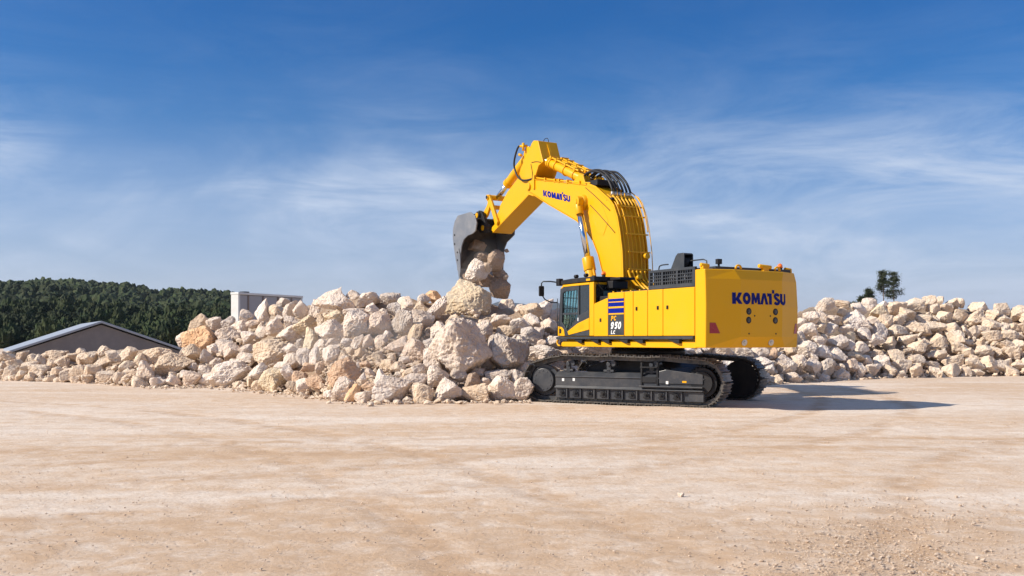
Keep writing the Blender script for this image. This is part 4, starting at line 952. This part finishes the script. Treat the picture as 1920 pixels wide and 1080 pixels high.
def place_params(r, k):
    D = r['D']
    if D is None:
        D = (depth_left if r['side'] == 'L' else depth_right)(r['px'], r['py']+r['h']*.25)
        D += r['w']*.5*D/FPX*.55
    c = world(r['px'], r['py'], D); s = D/FPX
    hw, hh = r['w']*.5*s*1.16, r['h']*.5*s*1.17
    return c, hw, (hw*.5+hh*.5)*rng.uniform(.85, 1.1), hh
LAND = []
def make_rock(r, k):
    if r['short'] == 'the huge pitted boulder': r['tp'] = .08
    if r['short'] in ('the pyramid boulder on the crest', 'the white peaked boulder', 'the pointed pale rock'): r['tp'] = .8
    sub = 5 if r['w']*r['h'] > 1500 else 4
    V, F = rock_shape(1000+k*7, sub, 1.15 if r['w'] > 80 else 1.0, 17 if r['w'] > 45 else None)
    c, hx, hy, hz = place_params(r, k)
    V = V@rotm(rng.uniform(-.5, .5), 0, rng.uniform(-.7, .7)).T; tp_ = r.get('tp', rng.uniform(-.05, .32)); V[:, :2] *= (1-tp_*V[:, 2:3]); V /= np.abs(V).max(axis=0); V = V*np.array([hx, hy, hz])@rotm(0, -math.radians(r['t']), 0).T
    zmin = V[:, 2].min()+c[2]
    if zmin < -.06 : c[2] += -.06-zmin if r['side'] == 'L' and r['py'] > 690 else 0
    me = np_mesh('rock', V, F, ROCK, False); o = bpy.data.objects.new('rock' if r['w'] < 40 else 'boulder', me); COL.objects.link(o)
    o.location = c; t_ = TINT[r['c']]; j = .93+.14*h3(k, 3, 5, 1); o.color = (t_[0]*j, t_[1]*j, t_[2]*j, 1)
    r['o'] = o; return o
for k, r in enumerate(ROCKS): make_rock(r, k)

# labels that single every rock out
LAND = [r for r in ROCKS if r['short']]
used = set(r['label'] for r in ROCKS if r['label'])
def direction(a, b):
    dx, dy = a['px']-b['px'], b['py']-a['py']
    ang = math.degrees(math.atan2(dy, dx)) % 360
    return ['right of', 'above and right of', 'above', 'above and left of', 'left of', 'below and left of', 'below', 'below and right of'][int((ang+22.5)//45) % 8]
def shape_word(r):
    q = r['w']/r['h']
    if q > 1.55: return 'flat'
    if q > 1.25: return 'oblong'
    if q < .85: return 'upright'
    return 'blocky'
def size_word(r):
    a = r['w']*r['h']
    return 'large' if a > 1500 else 'medium' if a > 800 else 'smallish' if a > 430 else 'small'
for r in ROCKS:
    o = r['o']; heap = 'rocks of the left stone heap' if r['side'] == 'L' else 'rocks of the right stone heap'
    if not r['label']:
        near = sorted([l for l in LAND if l['side'] == r['side']], key=lambda l: math.hypot(l['px']-r['px'], l['py']-r['py']))
        cands = []
        for l in near[:6]:
            ds = math.hypot(l['px']-r['px'], l['py']-r['py']); gap = ds-(l['w']+r['w'])/2
            how = 'just ' if gap < 8 else 'a little ' if gap < 40 else 'well '
            cands.append(f"{size_word(r)} {shape_word(r)} {r['c']} rock {how}{direction(r, l)} {l['short']}")
        a_, b_ = near[0], near[1]
        cands.insert(3, f"{r['c']} {shape_word(r)} rock between {a_['short']} and {b_['short']}")
        a_, b_ = near[1], near[2]
        cands.append(f"{size_word(r)} {r['c']} rock between {a_['short']} and {b_['short']}")
        cands = [c for c in cands if len(c.split()) <= 16]
        lab = next((c for c in cands if c not in used), None)
        if lab is None:
            for pre in ('tilted', 'sharp edged', 'worn', 'rough', 'pitted'):
                lab = next((f'{pre} {c}' for c in cands if f'{pre} {c}' not in used and len(f'{pre} {c}'.split()) <= 16), None)
                if lab: break
        r['label'] = lab or cands[0]; used.add(r['label'])
    tag(o, r['label'], 'rock' if r['w'] < 40 else 'boulder', heap)

# --- everything smaller: one object of loose stones each for heap and yard
def scatter(items, name, base, label, cat, group=None):
    Vs = []; Fs = []; n_ = 0; pool = {}
    for i, (c, hx, hy, hz, tl, sub) in enumerate(items):
        key = (i % (14 if sub < 4 else 31), sub)
        if key not in pool: pool[key] = rock_shape(9000+i*3, sub)
        V, F = pool[key]; V = (V@rotm(0, 0, i*1.7).T*np.array([hx, hy, hz]))@rotm(0, tl, 0).T+c
        Vs.append(V); Fs.append(F+n_); n_ += len(V)
    me = np_mesh(name, np.vstack(Vs), np.vstack(Fs), ROCK, False); o = bpy.data.objects.new(name, me); COL.objects.link(o); o.color = (*base, 1)
    tag(o, label, cat, group, 'stuff'); return o
items = []
for k, r in enumerate(REST):
    c, hx, hy, hz = place_params(r, k); items.append((c, hx, hy, hz, math.radians(-r['t'])*.5, 4))
for k in range(5200):                                                  # rubble filling between the rocks
    L_ = rng.random() < .62
    px = rng.uniform(-160, 1065) if L_ else rng.uniform(1062, 2060)
    tp, bt = (top_left(px), bot_left(px)) if L_ else (top_right(px), bot_right(px))
    u = rng.random()
    py = tp+30+max(bt-tp-28, 3)*u if rng.random() < .8 or (L_ and px > 700) else bt-abs(rng.gauss(0, 12))
    if L_ and rng.random() < .25: px = rng.uniform(600, 790); py = rng.uniform(650, 735)
    sz = min(8, 1.6+rng.expovariate(.62))
    D = (depth_left if L_ else depth_right)(px, py)+rng.uniform(.05, .5)
    s = D/FPX; items.append((world(px, py, D), sz*s*rng.uniform(1, 1.5), sz*s*rng.uniform(.9, 1.3), sz*s*rng.uniform(.7, 1.1), rng.uniform(-.6, .6), 2))
for k in range(900):                                                   # crumbs round the foot
    L_ = rng.random() < .65; px = rng.uniform(262, 1000) if L_ else rng.uniform(1440, 1700)
    D0 = foot_left(px) if L_ else depth_right(px, 2000); D = D0-abs(rng.gauss(0, .75 if px < 720 else .2))+.1; s = min(.10, .008+rng.expovariate(50))
    items.append((np.array([(px-960)/FPX*D, D, s*.4]), s*1.3, s*1.2, s*.8, rng.uniform(-.5, .5), 2))
scatter(items, 'rubble', (1.0, .93, .84), 'loose small stones and crumbs packed between the rocks of both heaps', 'rubble')

# --- core of the heaps (dirt and crushed stone the rocks rest on)
def core(side_, x_rng, dep, tp, bt, name, label):
    V = []; xs = np.linspace(x_rng[0], x_rng[1], 150); nt = 26
    for px in xs:
        Df = foot_left(px) if side_ == 'L' else depth_right(px, 2000)
        Dc = dep(px, tp(px)+5)+.5; zc = max(EYE+(HOR-(tp(px)+7))/FPX*Dc, .15)
        for j in range(nt):
            t = j/(nt-1)
            if t < .7: q = t/.7; D = Df+.15+(Dc-Df)*q; z = zc*q
            else: q = (t-.7)/.3; D = Dc+q*8+.15; z = zc*(1-q**1.4)
            X = (px-960)/FPX*(Df*.35+D*.65)
            z = z-.20*min(1, max(0, 1.3-t*1.9))+.14*noise.noise(Vector((X*.8, D*.8, 1)))+.10*noise.noise(Vector((X*2.7, D*2.7, 7)))
            V.append((X, D, z))
    F = []
    for i in range(len(xs)-1):
        for j in range(nt-1):
            a = i*nt+j; F += [(a, a+nt, a+nt+1), (a, a+nt+1, a+1)]
    me = np_mesh(name, np.array(V), np.array(F), DIRT); o = bpy.data.objects.new(name, me); COL.objects.link(o)
    tag(o, label, 'dirt mound', kind='stuff'); return o
core('L', (-170, 1075), depth_left, top_left, bot_left, 'dirt_mound', 'brown dirt and crushed stone filling the left heap between its rocks')
core('R', (1055, 2080), depth_right, top_right, bot_right, 'dirt_mound', 'crushed pale stone filling the right heap between its rocks')

# ------------------------------------------------------------------ ground
def grid_axis(a, b, fine0, fine1, step, grow=1.12):
    v_ = list(np.arange(fine0, fine1, step)); s = step; x = v_[-1]
    while x < b: s *= grow; x += s; v_.append(x)
    s = step; x = v_[0]
    while x > a: s *= grow; x -= s; v_.insert(0, x)
    return np.array(v_)
gx = grid_axis(-9000, 9000, -14, 16, .16, 1.10); gy = grid_axis(-60, 12000, 4, 34, .14, 1.08)
X, Y = np.meshgrid(gx, gy, indexing='ij'); Pn = np.stack([X.ravel(), Y.ravel(), np.zeros(X.size)], 1)
Z = .020*vnoise(Pn*np.array([.35, .5, 1]), 11)+.010*vnoise(Pn*np.array([.5, 2.2, 1])+7, 12)+.007*vnoise(Pn*2.6, 13)+.004*vnoise(Pn*6, 14)
fade = np.clip(1-(np.hypot(Pn[:, 0], Pn[:, 1])-40)/60, 0, 1); Pn[:, 2] = Z*fade-.012
ni, nj = X.shape; ii, jj = np.meshgrid(np.arange(ni-1), np.arange(nj-1), indexing='ij'); a = (ii*nj+jj).ravel()
F = np.vstack([np.stack([a, a+nj, a+nj+1], 1), np.stack([a, a+nj+1, a+1], 1)])
go = bpy.data.objects.new('ground', np_mesh('ground', Pn, F, GROUND)); COL.objects.link(go); tag(go, kind='structure')
# gravel on the yard: denser towards the right foreground
items = []
for k in range(15000):
    u = rng.random()
    if u < .40: px = rng.gauss(1640, 140); py = 930+190*rng.random()**.8
    elif u < .75: px = rng.uniform(0, 1920); py = rng.uniform(780, 1120)
    else: px = rng.uniform(0, 1920); py = 775+abs(rng.gauss(0, 90))
    D = FPX*EYE/(py-HOR); s = min(.020 if u < .4 else .013, .0025+rng.expovariate(380 if u < .4 else 520))
    items.append((np.array([(px-960)/FPX*D, D, s*.25-.004]), s*1.25, s*1.1, s*.75, rng.uniform(-.4, .4), 1))
scatter(items, 'gravel', (1.02, .93, .84), 'pale and brown pebbles strewn over the bare yard', 'gravel')
st = world(1278, 929, FPX*EYE/(930-HOR)); V, F = rock_shape(77, 3)
o = bpy.data.objects.new('stone', np_mesh('stone', V*np.array([.045, .035, .03]), F, ROCK)); COL.objects.link(o); o.location = (st[0], st[1], .012); o.color = (1.25, 1.22, 1.2, 1)
tag(o, 'single white fist sized stone lying alone on the open foreground', 'stone')

# ------------------------------------------------------------------ steel box behind the heap
d1 = Vector((.494, .869, 0)); nrm = Vector((-.869, .494, 0)); B0 = Vector((-14.66, 50, 0))
bx = empty('steel_box', B0, math.atan2(d1.y, d1.x)); tag(bx, 'pale grey panelled steel box with white corner posts behind the left heap', 'steel box')
LB, WB, HB = 5.0, .55, 4.30
MB().box(.05, LB-.05, .04, WB-.04, .15, HB-.12).build('wall', CONT, bx, .01)
MB().box(0, .14, 0, WB, 0, HB-.1).build('corner_post', CONTW, bx, .015); MB().box(LB-.12, LB, 0, WB, 0, HB-.1).build('corner_post', CONTW, bx, .015)
g = MB(); g.box(-.02, LB+.02, -.03, WB+.03, HB-.1, HB+.02); g.build('top_rail', CONTW, bx, .02)
for x in (.75, 1.85, 3.0, 4.1): MB().box(x-.045, x+.045, -.002, .038, .15, HB-.121).build('panel_rib', paint('brown_rib', (.22, .17, .145), .7, .5), bx, .006)
MB().box(.5, .9, .1, .4, HB+.021, HB+.09).build('lifting_fitting', BLACK, bx, .01)
MB().box(-.004, -.001, .12, .24, 2.15, 2.62).build('rust_stain', RUST, bx); MB().box(-.006, .0, .02, .30, 2.7, 2.74).build('hinge', RUST, bx)

# ------------------------------------------------------------------ low shed at the far left
def shx(px): return (px-960)/FPX*60
def shz(py): return EYE+(HOR-py)/FPX*60
xe, ze = shx(345), shz(659); RZ = math.radians(30)
sh = empty('shed', (xe, 60, 0), RZ); tag(sh, 'low brownish grey shed with sloping pale roof edge beyond the left heap end', 'shed')
xr = -4.9; zr = ze+1.78; xl = 2*xr
MB().prism([(-.2, -.3), (-.2, ze), (xr, zr-.1), (xl+.2, ze), (xl+.2, -.3)], 0, 12).build('wall', WALLM, sh)
g = MB(); g.prism([(.1, ze-.02), (.1, ze+.12), (xr, zr+.14), (xl-.1, ze+.12), (xl-.1, ze-.02), (xr, zr)], -.3, 12.3); g.build('roof', ROOFM, sh, .02)

# ------------------------------------------------------------------ wooded hill (one far-off mass)
CRX = [-900, -400, -100, 120, 230, 258, 285, 300, 340, 390, 445, 470, 500, 540, 600, 900]
CRY = [570, 550, 538, 536, 544, 550, 560, 562, 555, 560, 565, 570, 590, 615, 640, 645]
def crest_z(px, D=880.): return EYE+(HOR+6-np.interp(px, CRX, CRY)-6)/FPX*D-4
def hill_z(px, D):
    t = np.clip((D-175)/(880-175), 0, 1.25)
    base = crest_z(px)*np.where(t <= 1, t**1.05, 1-(t-1)*1.5)
    x = (px-960)/FPX*D
    P_ = np.stack([np.asarray(x)/85., np.asarray(D)/85., np.zeros_like(np.asarray(x, float))], -1).reshape(-1, 3)
    nz = 9*vnoise(P_, 31)+4*vnoise(P_*2.3, 32)
    return base+nz.reshape(np.shape(x))*np.clip(t*2.2, 0, 1)*np.clip((1.0-t)*3.0, .08, 1)
pxs = np.linspace(-900, 900, 90); Ds = np.linspace(165, 1060, 70)
A, B_ = np.meshgrid(pxs, Ds, indexing='ij'); HZ = hill_z(A, B_)
Vh = np.stack([((A-960)/FPX*B_).ravel(), B_.ravel(), (HZ-.5).ravel()], 1); ni, nj = A.shape
ii, jj = np.meshgrid(np.arange(ni-1), np.arange(nj-1), indexing='ij'); a = (ii*nj+jj).ravel(); F = np.vstack([np.stack([a, a+nj, a+nj+1], 1), np.stack([a, a+nj+1, a+1], 1)])
o = bpy.data.objects.new('hill', np_mesh('hill', Vh, F, FOREST)); COL.objects.link(o); tag(o, kind='structure')
crowns = []
for i in range(18):
    U, F = ico(2 if i < 9 else 4); rg = np.random.default_rng(50+i); U = U/np.linalg.norm(U, axis=1)[:, None]
    oo = rg.uniform(-20, 20, 3); rr = 1+.34*vnoise(U*1.8+oo, i)+.26*vnoise(U*4.2+oo, i+9)+.20*vnoise(U*9+oo, i+19)+(.22*vnoise(U*17+oo, i+29) if i > 8 else 0)
    V = U*rr[:, None]*np.array([1, 1, 1.05 if i % 3 else 1.45]); crowns.append((V, F))
Vs, Fs, T_, n_ = [], [], [], 0
r2 = np.random.default_rng(3)
NT_ = 10500
pxr = r2.uniform(-140, 640, NT_); Dr = 172+(905-172)*r2.random(NT_)**.72
zr_ = hill_z(pxr, Dr); hue = vnoise(np.stack([(pxr-960)/FPX*Dr/40, Dr/40, np.zeros(NT_)], 1), 77)
for i in range(NT_):
    D = Dr[i]; s = np.interp(D, [170, 300, 600, 900], [1.3, 1.7, 2.2, 2.6])*r2.uniform(.6, 1.45)
    V, F = crowns[r2.integers(9)+(9 if D < 300 else 0)]; an = r2.uniform(0, 6.28); c, s_ = math.cos(an), math.sin(an)
    V = V@np.array([[c, -s_, 0], [s_, c, 0], [0, 0, 1]]).T*s*np.array([1, 1, r2.uniform(.9, 1.35)])
    V = V+np.array([(pxr[i]-960)/FPX*D, D, zr_[i]+s*.55]); Vs.append(V); Fs.append(F+n_); n_ += len(V)
    T_.append(np.full(len(V), np.clip(.42+.5*hue[i]+r2.normal()*.38, 0, 1)))
me = np_mesh('woods', np.vstack(Vs), np.vstack(Fs), FOREST, False); at = me.attributes.new('tone', 'FLOAT', 'POINT'); at.data.foreach_set('value', np.concatenate(T_).astype(np.float32))
o = bpy.data.objects.new('woods', me); COL.objects.link(o); tag(o, 'dark green wooded hillside beyond the left end of the stone heap', 'woods', kind='stuff')

# blue mountains on the horizon
MX = [-3000, -1200, 300, 800, 940, 965, 1000, 1045, 1100, 1300, 1600, 2000, 3000, 4500]; MY = [600, 590, 596, 590, 566, 565, 575, 567, 580, 592, 597, 592, 600, 610]
V, F = [], []; px_ = np.linspace(-2600, 4200, 320); Dm = 6800.
for i, px in enumerate(px_):
    z = EYE+(HOR-np.interp(px, MX, MY)+3*noise.noise(Vector((px/25, 3, 0)))+1.5*noise.noise(Vector((px/7, 9, 0))))/FPX*Dm
    for j, (dd, q) in enumerate(((-900, 0), (-500, .45), (-200, .8), (0, 1), (400, .6), (900, 0))):
        V.append(((px-960)/FPX*Dm, Dm+dd, z*q+(25*noise.noise(Vector((px/18, j, 5))) if 0 < q < 1 else 0)-2))
for i in range(319):
    for j in range(5): a = i*6+j; F += [(a, a+6, a+7), (a, a+7, a+1)]
o = bpy.data.objects.new('mountains', np_mesh('mountains', np.array(V), np.array(F), HILLM)); COL.objects.link(o); tag(o, kind='structure')

# ------------------------------------------------------------------ pines behind the right heap
def tree(px, topy, D, crown_base, hw, label, seed, kind='pine_tree', lean=0):
    rg = random.Random(seed); x0 = (px-960)/FPX*D; H = EYE+(HOR-topy)/FPX*D; zb = EYE+(HOR-crown_base)/FPX*D; W_ = hw/FPX*D
    t = empty(kind, (x0, D, 0)); tag(t, label, 'tree', 'trees behind the right stone heap')
    g = MB(); n_ = 8; pts = [Vector((lean*k/n_+.08*rg.uniform(-1, 1), .08*rg.uniform(-1, 1), H*.97*k/n_)) for k in range(n_+1)]
    for k in range(n_): g.cyl(pts[k], pts[k+1], .17*(1-k/n_*.8), 8, .17*(1-(k+1)/n_*.8), False)
    ends = []
    for k in range(34):
        f_ = rg.random(); z = zb+(H-zb)*f_*.95; an = rg.uniform(0, 6.28); L_ = W_*(1.1-f_*.75)*rg.uniform(.5, 1.15)
        p0 = pts[min(int(z/H*n_), n_)].lerp(pts[min(int(z/H*n_)+1, n_)], .5); p0.z = z
        p1 = p0+Vector((math.cos(an)*L_, math.sin(an)*L_, L_*rg.uniform(.05, .5))); g.cyl(p0, p1, .045, 5, .015, False); ends += [p1, p0.lerp(p1, .6), p0.lerp(p1, .85)]
    g.build('trunk', BARK, t)
    V, F, T = [], [], []
    for e in ends:
        tone = rg.random()
        for k in range(24):
            c = e+Vector((rg.gauss(0, .27), rg.gauss(0, .27), rg.gauss(0, .16))); a = Vector((rg.gauss(0, 1), rg.gauss(0, 1), rg.gauss(0, 1))).normalized()*rg.uniform(.09, .17)
            b = a.orthogonal().normalized()*rg.uniform(.06, .11); i = len(V); V += [c-a-b, c+a, c+b-a*.3]; F.append((i, i+1, i+2)); T += [tone]*3
    me = np_mesh('crown', np.array([v_[:] for v_ in V]), np.array(F), PINEM, False); at = me.attributes.new('tone', 'FLOAT', 'POINT'); at.data.foreach_set('value', np.array(T, dtype=np.float32))
    o = bpy.data.objects.new('crown', me); COL.objects.link(o); o.parent = t
tree(1656, 508, 150, 551, 13, 'tall pine with a bare lower trunk behind the top of the right heap', 1)
tree(1628, 540, 150, 576, 10, 'small round topped pine left of the tall one behind the right heap', 2)
tree(1616, 556, 150, 575, 3, 'thin sapling at the left end of the pines behind the right heap', 3, 'sapling')
tree(1676, 511, 153, 562, 16, 'pine right of the tall one, partly hidden behind it', 4)
tree(1600, 569, 170, 578, 8, 'low dark bush showing just over the right heap', 5, 'bush')

# ------------------------------------------------------------------ thin dust raised by the tipping
dm = bpy.data.materials.new('dust_air'); dm.use_nodes = True; t = NT(dm.node_tree); t.n.remove(t.n['Principled BSDF'])
pv = t.new('ShaderNodeVolumePrincipled'); pv.inputs['Color'].default_value = (.95, .88, .80, 1); pv.inputs['Density'].default_value = .075
t.link(pv.outputs[0], t.n['Material Output'].inputs['Volume'])
U, F = ico(3)
for (px, py, D, rx, ry, rz, lab) in ((690, 655, 30.5, 2.6, 2.2, .95, 'faint dust hanging over the middle of the left heap'), (912, 515, 35.6, .95, .9, 1.5, 'faint dust falling with the rocks out of the bucket')):
    V = U*(1+.25*vnoise(U*1.6+px, 5))[:, None]*np.array([rx, ry, rz])
    o = bpy.data.objects.new('dust', np_mesh('dust', V, F, dm)); COL.objects.link(o); o.location = world(px, py, D); tag(o, lab, 'dust', kind='stuff')

# ------------------------------------------------------------------ haze
hz = MB().box(-9500, 9500, -80, 13000, -3, 420).build('haze', GLASS)
hm = bpy.data.materials.new('haze_air'); hm.use_nodes = True; t = NT(hm.node_tree); t.n.remove(t.n['Principled BSDF'])
pv = t.new('ShaderNodeVolumePrincipled'); pv.inputs['Color'].default_value = (.80, .88, 1, 1); pv.inputs['Density'].default_value = 5e-5; pv.inputs['Anisotropy'].default_value = .2
t.link(pv.outputs[0], t.n['Material Output'].inputs['Volume'])
hz.data.materials.clear(); hz.data.materials.append(hm); tag(hz, 'thin pale blue air haze over the far hills', 'haze', kind='stuff')
